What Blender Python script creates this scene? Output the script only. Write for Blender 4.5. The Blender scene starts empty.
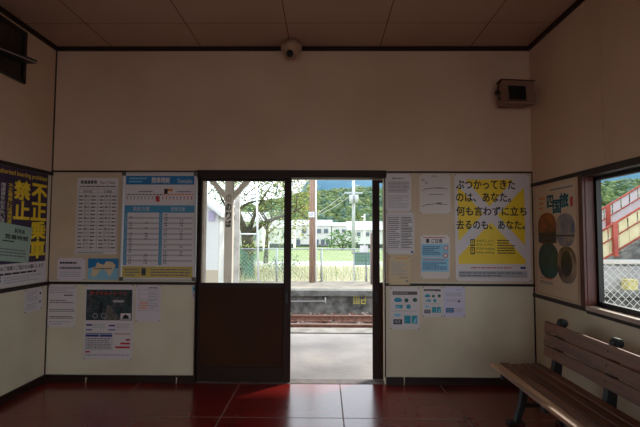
import bpy, math, random
from mathutils import Vector, Matrix, noise
random.seed(7)
S = bpy.context.scene
COL = S.collection
# ------------------------------------------------------------------ camera
F, TH, YA, RO, D, H = 427.0, .0529, -.0109, .004, 4.38, 1.485
def make_camera():
    c, s = math.cos(YA), math.sin(YA); ct, st = math.cos(TH), math.sin(TH); cr, sr = math.cos(RO), math.sin(RO)
    fwd = Vector((s*ct, c*ct, st)); up = Vector((-s*st, -c*st, ct)); rt = Vector((c, -s, 0))
    r2 = rt*cr + up*sr; u2 = up*cr - rt*sr
    cd = bpy.data.cameras.new('camera'); cam = bpy.data.objects.new('camera', cd); COL.objects.link(cam)
    m = Matrix((r2, u2, -fwd)).transposed().to_4x4(); m.translation = (0, 0, H)
    cam.matrix_world = m
    cd.sensor_width = 36; cd.lens = F/640*36; cd.clip_start = .05; cd.clip_end = 2000
    S.camera = cam
make_camera()
def ray(px, py):
    a, b = px-320, py-213.5
    c, s = math.cos(RO), math.sin(RO); u = a*c+b*s; v = -a*s+b*c
    X, Yf, Z = u/F, 1, -v/F
    c, s = math.cos(TH), math.sin(TH); Y = Yf*c-Z*s; z = Yf*s+Z*c
    c, s = math.cos(YA), math.sin(YA); return (X*c+Y*s, -X*s+Y*c, z)
def on(axis, val, px, py):
    d = ray(px, py); o = (0, 0, H); t = (val-o[axis])/d[axis]
    return tuple(o[i]+t*d[i] for i in range(3))
# ------------------------------------------------------------------ light
W = bpy.data.worlds.new('sky'); S.world = W; W.use_nodes = True
bg = W.node_tree.nodes['Background']; bg.inputs[0].default_value = (.84, .92, 1, 1); bg.inputs[1].default_value = 3.1
SUN_DIR = Vector((.78, .69, .60)).normalized()
sd = bpy.data.lights.new('sun', 'SUN'); sd.energy = 5.6; sd.angle = math.radians(2.5); sd.color = (1, .93, .82)
so = bpy.data.objects.new('sun', sd); COL.objects.link(so); so.rotation_euler = SUN_DIR.to_track_quat('Z', 'Y').to_euler(); so.location = (8, 8, 12)
S.view_settings.view_transform = 'Standard'; S.view_settings.look = 'None'
S.view_settings.gamma = 1; S.view_settings.use_curve_mapping = False
S.view_settings.exposure = 0.0
S.cycles.max_bounces = 10; S.cycles.diffuse_bounces = 7; S.cycles.glossy_bounces = 4; S.cycles.transparent_max_bounces = 12
S.cycles.sample_clamp_indirect = 6.0

# ------------------------------------------------------------------ materials
MATS = {}
ALB = 1.0
def sr(c):   # sRGB 0..255 to linear
    return tuple(ALB*(v/255/12.92 if v <= 10 else ((v/255+.055)/1.055)**2.4) for v in c)+(1,)
def mat(name, c1, c2=None, rough=.6, scale=6, metal=0, bump=0, bscale=None, detail=5, lo=.4, hi=.65, spec=.5, stretch=None, coat=0):
    if name in MATS: return MATS[name]
    m = bpy.data.materials.new(name); m.use_nodes = True; MATS[name] = m
    nt = m.node_tree; b = nt.nodes['Principled BSDF']
    b.inputs['Base Color'].default_value = sr(c1); b.inputs['Roughness'].default_value = rough; b.inputs['Metallic'].default_value = metal
    b.inputs['Specular IOR Level'].default_value = spec
    if coat: b.inputs['Coat Weight'].default_value = coat; b.inputs['Coat Roughness'].default_value = .12
    if c2 or bump:
        tc = nt.nodes.new('ShaderNodeTexCoord'); mp = nt.nodes.new('ShaderNodeMapping'); nt.links.new(tc.outputs['Object'], mp.inputs[0])
        if stretch: mp.inputs['Scale'].default_value = stretch
    if c2:
        n = nt.nodes.new('ShaderNodeTexNoise'); n.inputs['Scale'].default_value = scale; n.inputs['Detail'].default_value = detail
        r = nt.nodes.new('ShaderNodeValToRGB'); r.color_ramp.elements[0].position = lo; r.color_ramp.elements[1].position = hi
        r.color_ramp.elements[0].color = sr(c1); r.color_ramp.elements[1].color = sr(c2)
        nt.links.new(mp.outputs[0], n.inputs['Vector']); nt.links.new(n.outputs['Fac'], r.inputs[0]); nt.links.new(r.outputs[0], b.inputs['Base Color'])
    if bump:
        n2 = nt.nodes.new('ShaderNodeTexNoise'); n2.inputs['Scale'].default_value = bscale or scale*4; n2.inputs['Detail'].default_value = 4
        bp = nt.nodes.new('ShaderNodeBump'); bp.inputs['Strength'].default_value = bump; bp.inputs['Distance'].default_value = .02
        nt.links.new(mp.outputs[0], n2.inputs['Vector']); nt.links.new(n2.outputs['Fac'], bp.inputs['Height']); nt.links.new(bp.outputs[0], b.inputs['Normal'])
    return m
def grooves(m, lines, gcol, axes):
    """darken thin joints of a panelled surface: lines = (offset, spacing, half width) per axis, world coordinates"""
    nt = m.node_tree; b = nt.nodes['Principled BSDF']
    geo = nt.nodes.new('ShaderNodeNewGeometry'); sx = nt.nodes.new('ShaderNodeSeparateXYZ'); nt.links.new(geo.outputs['Position'], sx.inputs[0])
    masks = []
    for (off, sp, hw), ax in zip(lines, axes):
        def mth(op, a, bb=None):
            n = nt.nodes.new('ShaderNodeMath'); n.operation = op
            if hasattr(a, 'links'): nt.links.new(a, n.inputs[0])
            else: n.inputs[0].default_value = a
            if bb is not None:
                if hasattr(bb, 'links'): nt.links.new(bb, n.inputs[1])
                else: n.inputs[1].default_value = bb
            return n.outputs[0]
        t = mth('PINGPONG', mth('SUBTRACT', sx.outputs[ax], off), sp/2)   # 0 at joints, up to sp/2
        masks.append(mth('LESS_THAN', t, hw))
    mx = masks[0]
    for k in masks[1:]: mx = mth('MAXIMUM', mx, k)
    mix = nt.nodes.new('ShaderNodeMix'); mix.data_type = 'RGBA'
    nt.links.new(mx, mix.inputs[0])
    src = b.inputs['Base Color'].links
    if src: nt.links.new(src[0].from_socket, mix.inputs[6])
    else: mix.inputs[6].default_value = b.inputs['Base Color'].default_value
    mix.inputs[7].default_value = sr(gcol); nt.links.new(mix.outputs[2], b.inputs['Base Color'])
    rm = nt.nodes.new('ShaderNodeMix'); nt.links.new(mx, rm.inputs[0]); rm.inputs[2].default_value = b.inputs['Roughness'].default_value; rm.inputs[3].default_value = .95; nt.links.new(rm.outputs[0], b.inputs['Roughness'])
    sm = nt.nodes.new('ShaderNodeMix'); nt.links.new(mx, sm.inputs[0]); sm.inputs[2].default_value = b.inputs['Specular IOR Level'].default_value; sm.inputs[3].default_value = .05; nt.links.new(sm.outputs[0], b.inputs['Specular IOR Level'])
def wood(name, c1, c2, axis, rough=.45, sc=3.0, spec=.4):
    st = [18, 18, 18]; st[axis] = 1.2
    return mat(name, c1, c2, rough, sc, stretch=tuple(st), bump=.15, bscale=sc*1.5, lo=.35, hi=.7, spec=spec)
def glass(name, k=.06):
    if name in MATS: return MATS[name]
    m = bpy.data.materials.new(name); m.use_nodes = True; MATS[name] = m; nt = m.node_tree; nt.nodes.clear()
    o = nt.nodes.new('ShaderNodeOutputMaterial'); t = nt.nodes.new('ShaderNodeBsdfTransparent'); g = nt.nodes.new('ShaderNodeBsdfGlossy'); x = nt.nodes.new('ShaderNodeMixShader')
    t.inputs[0].default_value = (.95, .97, .96, 1); g.inputs['Roughness'].default_value = .02; x.inputs[0].default_value = k
    nt.links.new(t.outputs[0], x.inputs[1]); nt.links.new(g.outputs[0], x.inputs[2]); nt.links.new(x.outputs[0], o.inputs[0]); return m

cream = mat('cream_wallboard', (222, 192, 164), (210, 178, 150), .75, 1.2, bump=.04, bscale=30, lo=.35, hi=.7)
board = mat('noticeboard_panel', (214, 190, 162), (204, 178, 150), .7, 2.0, bump=.03, bscale=40)
dado = mat('dado_panel', (226, 214, 188), (206, 192, 164), .7, 1.6, bump=.04, bscale=25, lo=.4, hi=.8)
ceil_m = mat('ceiling_board', (184, 154, 132), (172, 142, 120), .8, 1.0, bump=.03, bscale=60)
grooves(ceil_m, [(-.365, .9385, .004), (3.87, 1.82, .003)], (90, 66, 52), (0, 1))
floor_m = mat('red_floor', (130, 31, 27), (112, 27, 24), .24, 1.6, bump=.02, bscale=3, lo=.3, hi=.75, spec=.7, coat=.12)
grooves(floor_m, [(.158, 1.005, .006), (3.575, 1.005, .006)], (134, 112, 104), (0, 1))
trim_m = wood('dark_trim', (44, 26, 20), (32, 18, 14), 0)
trim_y = wood('dark_trim_side', (44, 26, 20), (32, 18, 14), 1)
trim_z = wood('dark_trim_upright', (44, 26, 20), (32, 18, 14), 2)
post_m = wood('brown_jamb', (100, 50, 38), (78, 38, 28), 2, .4)
sill_m = wood('sill_wood', (206, 186, 170), (180, 156, 140), 1, .35)
doorp_m = mat('brown_door_panel', (66, 36, 18), (52, 28, 14), .7, 2.0, spec=.25, stretch=(1, 1, .4), bump=.05, bscale=6)
dframe_m = mat('door_frame_brown', (46, 26, 18), None, .55, spec=.3)
alum = mat('aluminium', (205, 205, 208), None, .35, metal=.8)
sash_m = mat('dark_bronze_sash', (34, 28, 24), None, .4, metal=.3)
glass_m = glass('window_glass', .02)
black = mat('black_metal', (24, 24, 26), None, .4)
white = mat('paper_white', (222, 212, 212), None, .55)
black_ink = mat('black_ink', (22, 22, 26), None, .6)
grey_ink = mat('grey_ink', (120, 116, 122), None, .6)
lgrey = mat('light_grey_ink', (178, 174, 180), None, .6)
blue_ink = mat('blue_ink', (30, 120, 176), None, .5)
lblue = mat('pale_blue_ink', (140, 196, 220), None, .5)
mid_blue = mat('mid_blue_ink', (70, 146, 184), None, .5)
navy = mat('navy_ink', (44, 62, 130), None, .5)
red_ink = mat('red_ink', (200, 44, 44), None, .5)
orange_ink = mat('orange_ink', (226, 130, 50), None, .5)
yellow_ink = mat('yellow_ink', (244, 208, 40), None, .5)
purple = mat('purple_ink', (48, 26, 66), None, .45)
sand_ink = mat('sand_ink', (206, 180, 92), None, .5)
teal_ink = mat('teal_ink', (40, 150, 170), None, .5)
dark_ph = mat('photo_dark', (44, 44, 50), (90, 92, 100), .4, 30)
pin_m = mat('pin_dark', (60, 44, 40), None, .4)

# ------------------------------------------------------------------ mesh helpers
TXT = {}
def text_geo(s, bold=0.0):
    k = (s, bold)
    if k in TXT: return TXT[k]
    cu = bpy.data.curves.new('glyphs', 'FONT'); cu.body = s; cu.size = 1; cu.offset = bold; cu.resolution_u = 3
    o = bpy.data.objects.new('glyphs', cu); COL.objects.link(o); bpy.context.view_layer.update()
    me = o.evaluated_get(bpy.context.evaluated_depsgraph_get()).to_mesh()
    v = [(a.co.x, a.co.y) for a in me.vertices]; f = [tuple(p.vertices) for p in me.polygons]
    bpy.data.objects.remove(o); bpy.data.curves.remove(cu)
    if v:
        x0 = min(a[0] for a in v); x1 = max(a[0] for a in v); y0 = min(a[1] for a in v); y1 = max(a[1] for a in v)
        v = [((a[0]-x0)/max(x1-x0, 1e-6), (a[1]-y0)/max(y1-y0, 1e-6)) for a in v]
    TXT[k] = (v, f); return TXT[k]

class MB:
    def __init__(s): s.v = []; s.f = []; s.m = []; s.mats = []; s.sm = []
    def mi(s, m):
        if m not in s.mats: s.mats.append(m)
        return s.mats.index(m)
    def add(s, v, f, m, smooth=False):
        b = len(s.v); s.v += [Vector(a) for a in v]; k = s.mi(m)
        for q in f: s.f.append(tuple(b+i for i in q)); s.m.append(k); s.sm.append(smooth)
    def box(s, a, b, m, M=None):
        x0, y0, z0 = a; x1, y1, z1 = b
        v = [(x0,y0,z0),(x1,y0,z0),(x1,y1,z0),(x0,y1,z0),(x0,y0,z1),(x1,y0,z1),(x1,y1,z1),(x0,y1,z1)]
        if M: v = [M @ Vector(p) for p in v]
        s.add(v, [(0,3,2,1),(4,5,6,7),(0,1,5,4),(1,2,6,5),(2,3,7,6),(3,0,4,7)], m)
    def prism(s, pts, d, m):          # polygon pts (3D) extruded along d
        n = len(pts); p = [Vector(a) for a in pts]; d = Vector(d)
        s.add(p+[a+d for a in p], [tuple(range(n))[::-1], tuple(range(n, 2*n))]+[(i, (i+1) % n, n+(i+1) % n, n+i) for i in range(n)], m)
    def tube(s, pts, r, m, n=8, closed=True):
        pts = [Vector(p) for p in pts]; rs = r if isinstance(r, (list, tuple)) else [r]*len(pts)
        rings = []; prev = None
        for i, p in enumerate(pts):
            t = (pts[min(i+1, len(pts)-1)]-pts[max(i-1, 0)]).normalized()
            u = (prev - t*prev.dot(t)) if prev is not None else t.cross(Vector((0, 0, 1)) if abs(t.z) < .9 else Vector((1, 0, 0)))
            if u.length < 1e-6: u = t.orthogonal()
            u.normalize(); prev = u; w = t.cross(u)
            rings.append([p+(u*math.cos(2*math.pi*k/n)+w*math.sin(2*math.pi*k/n))*rs[i] for k in range(n)])
        v = [a for rg in rings for a in rg]; f = []
        for i in range(len(pts)-1):
            for k in range(n): f.append((i*n+k, i*n+(k+1) % n, (i+1)*n+(k+1) % n, (i+1)*n+k))
        if closed: f += [tuple(range(n))[::-1], tuple(range((len(pts)-1)*n, len(pts)*n))]
        s.add(v, f, m, n > 4)
    def lathe(s, prof, M, m, n=20):   # prof (r, h) around local z of M
        v = []; f = []
        for r, h in prof:
            for k in range(n): v.append(M @ Vector((r*math.cos(2*math.pi*k/n), r*math.sin(2*math.pi*k/n), h)))
        for i in range(len(prof)-1):
            for k in range(n): f.append((i*n+k, i*n+(k+1) % n, (i+1)*n+(k+1) % n, (i+1)*n+k))
        f += [tuple(range(n))[::-1], tuple(range((len(prof)-1)*n, len(prof)*n))]
        s.add(v, f, m, True)
    def build(s, name, parent=None, origin=None, bevel=0):
        if origin is None: origin = parent.location if parent else Vector((0, 0, 0))
        origin = Vector(origin)
        me = bpy.data.meshes.new(name); me.from_pydata([tuple(a-origin) for a in s.v], [], s.f)
        for m in s.mats: me.materials.append(m)
        me.polygons.foreach_set('material_index', s.m); me.polygons.foreach_set('use_smooth', s.sm); me.update()
        o = bpy.data.objects.new(name, me); COL.objects.link(o)
        if parent:
            o.parent = parent
            root = parent; off = Vector((0, 0, 0))
            while root.parent: off += root.location; root = root.parent
            o.location = origin - (root.location + off)
        else: o.location = origin
        if bevel:
            bm = o.modifiers.new('bevel', 'BEVEL'); bm.width = bevel; bm.segments = 2; bm.limit_method = 'ANGLE'
        return o
def tag(o, label=None, cat=None, group=None, kind=None):
    if label: o['label'] = label
    if cat: o['category'] = cat
    if group: o['group'] = group
    if kind: o['kind'] = kind
    return o
def empty(name, loc, label, cat, group=None):
    o = bpy.data.objects.new(name, None); o.empty_display_size = .1; COL.objects.link(o); o.location = loc
    return tag(o, label, cat, group)
def struct(name, mb, label, bevel=0): return tag(mb.build(name, bevel=bevel), label, name.split('_')[0], kind='structure')
def onebox(name, a, b, m, label):
    q = MB(); q.box(a, b, m); return struct(name, q, label)

# ------------------------------------------------------------------ room shell
XL, XR, HC, YB, T = -2.833, 2.126, 3.463, -2.6, .12
DL, DR, DT = -1.305, .61, 2.085     # door opening on the far wall
R1, R2, BZ = 2.15, 1.0, .075       # rails of the far wall
onebox('floor', (XL-T, YB-T, -.12), (XR+T, D+T, 0), floor_m, 'dark red painted floor with square joints')
onebox('ceiling', (XL-T, YB-T, HC), (XR+T, D+T, HC+.1), ceil_m, 'plain boarded ceiling with thin joints')
q = MB()
q.box((XL-T, D, R1), (XR+T, D+T, HC), cream)
q.box((XL-T, D, 0), (DL, D+T, R1), dado); q.box((DR, D, 0), (XR+T, D+T, R1), dado); q.box((DL, D, DT+.065), (DR, D+T, R1), cream)
struct('wall_far', q, 'cream far wall around the sliding door')
q = MB()
for a, b in ((XL, DL-.012), (DR, XR)): q.box((a+.001, D-.006, R2+.02), (b-.001, D-.0005, R1-.012), board)
struct('trim_1', q, 'pale noticeboard strip between the rails of the far wall')
q = MB(); q.box((XL-T, YB, 0), (XL, D, 2.12), dado); q.box((XL-T, YB, 2.12), (XL, D, HC), cream); struct('wall_left', q, 'cream left wall')
q = MB(); WY0, WY1, WZ0, WZ1 = .6, 3.505, .93, 1.985
q.box((XR, YB, 0), (XR+T, D, WZ0), dado); q.box((XR, YB, WZ1), (XR+T, D, HC), cream)
q.box((XR, WY1, WZ0), (XR+T, D, WZ1), cream); q.box((XR, YB, WZ0), (XR+T, WY0, WZ1), cream)
struct('wall_right', q, 'cream right wall with the long window')
q = MB(); EX0, EX1, EZ = -1.5, 1.1, 2.2  # unseen opening, its size set for the fill light it lets in
q.box((XL-T, YB-T, 0), (EX0, YB, HC), cream); q.box((EX1, YB-T, 0), (XR+T, YB, HC), cream); q.box((EX0, YB-T, EZ), (EX1, YB, HC), cream)
struct('wall_rear', q, 'cream rear wall, unseen, with an entrance sized to light the room')
# trims
q = MB(); q.box((XL, D-.025, HC-.042), (XR, D, HC), trim_m); struct('trim_2', q, 'dark cornice along the far wall')
q = MB(); q.box((XL, YB, HC-.042), (XL+.025, D-.025, HC), trim_y); struct('trim_3', q, 'dark cornice along the left wall')
q = MB(); q.box((XR-.025, YB, HC-.042), (XR, D-.025, HC), trim_y); struct('trim_4', q, 'dark cornice along the right wall')
q = MB()
for a, b in ((XL, DL-.012), (DR+.0, XR)):
    q.box((a, D-.016, R1-.014), (b, D, R1+.004), trim_m); q.box((a, D-.018, R2-.016), (b, D, R2+.010), trim_m)
struct('trim_5', q, 'dark horizontal rails of the far wall')
q = MB(); q.box((XL, YB, 2.10), (XL+.018, D, 2.135), trim_y); q.box((XL, YB, .975), (XL+.018, D, 1.012), trim_y)
struct('trim_6', q, 'dark horizontal rails of the left wall')
q = MB(); q.box((XR-.018, YB, 1.995), (XR, D, 2.028), trim_y); q.box((XR-.018, WY1, .885), (XR, D, .918), trim_y); q.box((XR-.012, YB, .872), (XR, WY1, .898), trim_y)
struct('trim_7', q, 'dark horizontal rails of the right wall')
q = MB()
for x0, x1, z0, z1 in ((XL, XL+.008, 0, HC-.04), (XR-.010, XR, 0, 2.15), (DR, DR+.012, BZ, R1)):
    q.box((x0, D-.012, z0), (x1, D, z1), trim_z)
struct('trim_8', q, 'thin dark uprights in the corners and beside the door')
q = MB(); q.box((XR-.004, 2.865, 0), (XR, 2.87, .87), trim_z); q.box((XR-.004, 3.24, 2.03), (XR, 3.244, HC-.04), cream)
struct('trim_9', q, 'thin panel joints of the right wall')
q = MB(); q.box((XL+.02, D-.02, 0), (DL-.012, D, BZ), trim_m); q.box((DR+.012, D-.02, 0), (XR-.02, D, BZ), trim_m); struct('baseboard_far', q, 'dark baseboard of the far wall')
q = MB(); q.box((XL, YB, 0), (XL+.02, D, BZ), trim_y); struct('baseboard_left', q, 'dark baseboard of the left wall')
q = MB(); q.box((XR-.02, YB, 0), (XR, D, BZ), trim_y); struct('baseboard_right', q, 'dark baseboard of the right wall')

# sliding doors
q = MB()
q.box((DL-.012, D-.03, DT), (DR+.02, D+T+.01, DT+.075), dframe_m)            # head
q.box((DL-.012, D-.02, 0), (DL, D+T, DT), dframe_m)
q.box((DL, D+.0, -.003), (DR, D+T+.02, .003), mat('worn_threshold', (120, 112, 108), (96, 90, 86), .8, 8))
struct('trim_10', q, 'dark brown door head, jamb and threshold')
def door_leaf(name, x0, x1, y, label, rail=1.0, bot=.15, st=.055, handle_side=1, st_l=None):
    st_l = st_l or st
    o = tag(bpy.data.objects.new(name, None), label, 'door', kind='structure'); COL.objects.link(o); o.location = ((x0+x1)/2, y, .006); o.empty_display_size = .1
    t = .035; z1 = DT-.002
    q = MB(); q.box((x0, y, .006), (x0+st_l, y+t, z1), dframe_m); q.box((x1-st, y, .006), (x1, y+t, z1), dframe_m)
    q.box((x0+st_l, y, z1-.03), (x1-st, y+t, z1), dframe_m); q.box((x0+st_l, y, rail-.05), (x1-st, y+t, rail), dframe_m); q.box((x0+st_l, y, .006), (x1-st, y+t, bot), dframe_m)
    q.build('door_frame', o, bevel=.003)
    q = MB(); q.box((x0+st_l, y+.012, bot), (x1-st, y+.022, rail-.05), doorp_m); q.build('lower_panel', o)
    q = MB(); q.box((x0+st_l, y+.014, rail), (x1-st, y+.019, z1-.03), glass_m); q.build('pane', o)
    hx = x1-st*.55 if handle_side > 0 else x0+st_l*.5
    q = MB(); q.box((hx-.014, y-.008, .80), (hx+.014, y, .90), black); q.box((hx-.009, y-.012, .82), (hx+.009, y-.008, .88), sash_m); q.build('door_handle', o, bevel=.002)
    return o
door_leaf('door_1', DL, -.345, D+.03, 'brown sliding door leaf with clear glass above a dark lower panel', st=.075, st_l=.03)
door_leaf('door_2', .505, 1.45, D+T+.01, 'brown sliding door leaf pushed open behind the right noticeboard wall', st=.055, st_l=.075, handle_side=-1)

# right window
SX = XR+.075
q = MB()
for y0, y1, z0, z1 in ((WY1-.035, WY1, WZ0, WZ1), (WY0, WY0+.045, WZ0, WZ1), (WY0, WY1, WZ1-.04, WZ1), (WY0, WY1, WZ0, WZ0+.04), (2.02, 2.07, WZ0, WZ1)):
    q.box((SX, y0, z0), (SX+.04, y1, z1), sash_m)
w = bpy.data.objects.new('window_1', None); COL.objects.link(w); w.location = (XR+.04, 2.2, WZ0); tag(w, 'long dark framed window of the right wall', 'window', kind='structure')
q.build('window_frame', w)
q = MB(); q.box((SX+.017, WY0+.04, WZ0+.035), (SX+.022, WY1-.03, WZ1-.035), glass_m); q.build('pane', w)
q = MB(); q.box((XR-.018, WY0-.05, WZ0-.032), (SX, WY1+.0, WZ0+.002), sill_m); q.box((XR-.018, WY1, WZ0-.012), (XR+.0, WY1+.06, WZ0+.0), post_m); q.build('window_sill', w, bevel=.003)
q = MB(); q.box((XR-.022, WY1-.004, WZ0), (XR, WY1+.055, WZ1+.01), post_m); q.box((XR, WY1-.008, WZ0+.002), (SX, WY1, WZ1), post_m); q.build('window_post', w, bevel=.003)
q = MB(); q.box((XR-.022, WY0-.05, WZ1-.01), (SX, WY1, WZ1+.012), trim_y); q.build('window_head', w)
# high vent window on the left wall
w = bpy.data.objects.new('window_2', None); COL.objects.link(w); w.location = (XL, 3.3, 2.90); tag(w, 'small dark high window of the left wall with its pane swung out level', 'window', kind='structure')
q = MB(); y0, y1, z0, z1 = 2.75, 3.90, 2.895, 3.385
for a in ((y0, y0+.04, z0, z1), (y1-.04, y1, z0, z1), (y0, y1, z0, z0+.04), (y0, y1, z1-.04, z1)): q.box((XL, a[0], a[2]), (XL+.03, a[1], a[3]), black)
q.build('window_frame', w)
dk = mat('dark_room_colour', (70, 56, 44), (52, 40, 32), .7, 3)  # colour of the unlit room behind the opening, put on a flat sheet
q = MB(); q.box((XL+.001, y0+.03, z0+.03), (XL+.008, y1-.03, z1-.03), dk); q.build('dark_room_sheet', w)
q = MB(); q.prism([(XL+.008, y0+.05, 2.925), (XL+.008, y1-.04, 3.075), (XL+.008, y1-.04, 3.105), (XL+.008, y0+.05, 2.955)], (.15, 0, 0), black); q.prism([(XL+.158, y0+.05, 2.925), (XL+.158, y1-.04, 3.075), (XL+.158, y1-.04, 3.085), (XL+.158, y0+.05, 2.935)], (.004, 0, 0), alum); q.build('swung_pane', w)  # pale edge strip stands in for light glinting along the pane

# ------------------------------------------------------------------ papers
class Surf:
    def __init__(s, o, u, v, n): s.o, s.u, s.v, s.n = Vector(o), Vector(u), Vector(v), Vector(n)
    def p(s, a, b, c=0): return s.o+s.u*a+s.v*b+s.n*c
FAR = Surf((0, D, 0), (1, 0, 0), (0, 0, 1), (0, -1, 0))
LEFT = Surf((XL, 0, 0), (0, 1, 0), (0, 0, 1), (1, 0, 0))
RIGHT = Surf((XR, 0, 0), (0, -1, 0), (0, 0, 1), (-1, 0, 0))
def rect_far(x0, y0, x1, y1):
    a = on(1, D, x0, y1); b = on(1, D, x1, y0); return (a[0], a[2], b[0], b[2])
def pbox(mb, S_, u0, v0, u1, v1, c0, c1, m):
    P = [S_.p(a, b, c) for c in (c0, c1) for a, b in ((u0, v0), (u1, v0), (u1, v1), (u0, v1))]
    mb.add(P, [(0,3,2,1),(4,5,6,7),(0,1,5,4),(1,2,6,5),(2,3,7,6),(3,0,4,7)], m)
def draw(mb, fr, lay, prims):
    """fr maps paper coordinates (0..1, 0..1) and height to space; each print is a hair-thin layer of ink"""
    for i, p in enumerate(prims):
        c = lay+i*.00004
        k = p[0]
        if k == 'r':
            _, x0, y0, x1, y1, m = p; mb.add([fr(x0, y0, c), fr(x1, y0, c), fr(x1, y1, c), fr(x0, y1, c)], [(0, 1, 2, 3)], m)
        elif k == 'p':
            mb.add([fr(x, y, c) for x, y in p[1]], [tuple(range(len(p[1])))], p[2])
        elif k == 'e':
            _, cx, cy, rx, ry, m = p[:6]; pw = p[6] if len(p) > 6 else 1
            pts = []
            for t in range(28):
                a = 2*math.pi*t/28; ca, sa = math.cos(a), math.sin(a)
                pts.append((cx+rx*math.copysign(abs(ca)**pw, ca), cy+ry*math.copysign(abs(sa)**pw, sa)))
            mb.add([fr(x, y, c) for x, y in pts], [tuple(range(28))], m)
        elif k == 't':
            _, s, x0, y0, x1, y1, m = p[:7]; v, f = text_geo(s); bo = p[7] if len(p) > 7 else 0
            ex, ey = (x1-x0)/len(s)*bo, (y1-y0)*bo
            for kk, (sx_, sy_) in enumerate(((-1, -1), (1, -1), (-1, 1), (1, 1)) if bo else ((0, 0),)):
                mb.add([fr(x0+(x1-x0)*a+sx_*ex, y0+(y1-y0)*b+sy_*ey, c+kk*.000009) for a, b in v], f, m)
        elif k == 'l':      # lines of small print
            _, x0, y0, x1, y1, n, m = p; rnd = random.Random(int(x0*97+y0*31+n)); h = (y1-y0)/n
            for j in range(n):
                xe = x1-(x1-x0)*rnd.choice((0, .05, .1, .35, .02)); x = x0; yy = y1-h*(j+.75)
                while x < xe-.01:
                    w_ = min((x1-x0)*rnd.uniform(.04, .16), xe-x); mb.add([fr(x, yy, c), fr(x+w_, yy, c), fr(x+w_, yy+h*.45, c), fr(x, yy+h*.45, c)], [(0, 1, 2, 3)], m); x += w_+(x1-x0)*.015
        elif k == 'g':      # ruled table
            _, x0, y0, x1, y1, nx, ny, m, lw = p
            for a in range(nx+1): xx = x0+(x1-x0)*a/nx; mb.add([fr(xx-lw, y0, c), fr(xx+lw, y0, c), fr(xx+lw, y1, c), fr(xx-lw, y1, c)], [(0, 1, 2, 3)], m)
            for a in range(ny+1): yy = y0+(y1-y0)*a/ny; mb.add([fr(x0, yy-lw*.6, c), fr(x1, yy-lw*.6, c), fr(x1, yy+lw*.6, c), fr(x0, yy+lw*.6, c)], [(0, 1, 2, 3)], m)
def paper(name, label, cat, S_, r, m, parts, group=None, off=.0065, th=.0012, rot=0, pins=1, corner=None):
    u0, v0, u1, v1 = r; uc, vc = (u0+u1)/2, (v0+v1)/2; cr, sn = math.cos(rot), math.sin(rot)
    def fr(a, b, c=0):
        u = (a-.5)*(u1-u0); v = (b-.5)*(v1-v0)
        return S_.p(uc+u*cr-v*sn, vc+u*sn+v*cr, off+th+.0015+c)
    mb = MB(); N = 6
    P = [fr(i/N, j/N, 0) for j in range(N+1) for i in range(N+1)]
    Q = [p-S_.n*th for p in P]; K = (N+1)**2
    f = []
    for j in range(N):
        for i in range(N):
            a = j*(N+1)+i; f.append((a, a+1, a+N+2, a+N+1)); f.append((K+a, K+a+N+1, K+a+N+2, K+a+1))
    rim = [i for i in range(N+1)]+[j*(N+1)+N for j in range(1, N+1)]+[N*(N+1)+i for i in range(N-1, -1, -1)]+[j*(N+1) for j in range(N-1, 0, -1)]
    for i in range(len(rim)): a, b = rim[i], rim[(i+1) % len(rim)]; f.append((a, K+a, K+b, b))
    mb.add(P+Q, f, m)
    o = mb.build(name, origin=S_.p(uc, v0, off)); tag(o, label, cat, group)
    lay = 0
    for pn, prims in parts:
        for pp in ([[p] for p in prims] if pn in ('picture', 'photo_oval') else [prims]):
            q = MB(); draw(q, lambda a, b, c: fr(a, b, 0)+S_.n*(.0003+c), lay, pp); q.build(pn, o); lay += len(pp)*.00004
    if pins:
        ex = .035*(.3/(max(u1-u0, .1))); ey = .03*(.3/max(v1-v0, .1))
        for a, b in ((ex, ey), (1-ex, ey), (ex, 1-ey), (1-ex, 1-ey)):
            q = MB(); c0 = fr(a, b, 0); M = Matrix.Translation(c0) @ S_.n.to_track_quat('Z', 'Y').to_matrix().to_4x4()
            q.lathe([(.0055, 0), (.0055, .003), (.003, .0045)], M, pin_m, 8); q.build('pin', o)
    return o
G = 'notices pinned to the noticeboards'

# 1 fare table
rows = []
for j in range(15):
    y = .76-j*.048
    for x0 in (.06, .36, .56, .86): rows.append(('l', x0, y-.02, x0+.10, y+.014, 1, black_ink))
    for x0 in (.19, .69): rows.append(('t', '○○' if j % 3 else '●◎', x0, y-.018, x0+.13, y+.014, grey_ink, 0))
paper('fare_table', 'tall pale fare table sheet with two ruled columns, left of the framed timetable', 'poster', FAR, rect_far(75.5, 178, 119, 254), white, [
    ('heading', [('t', '普通運賃表', .08, .92, .48, .965, black_ink, .03), ('t', 'Fare Table', .56, .922, .92, .955, black_ink, .0), ('l', .06, .875, .96, .9, 1, black_ink)]),
    ('fare_rows', [('g', .04, .04, .98, .85, 6, 17, grey_ink, .003)]+rows+[('t', 'JR四国', .15, .80, .36, .835, black_ink), ('t', '土讃線', .64, .80, .85, .835, black_ink)]),
    ('footnote', [('l', .04, .005, .7, .03, 1, grey_ink)])], pins=0)
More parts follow.
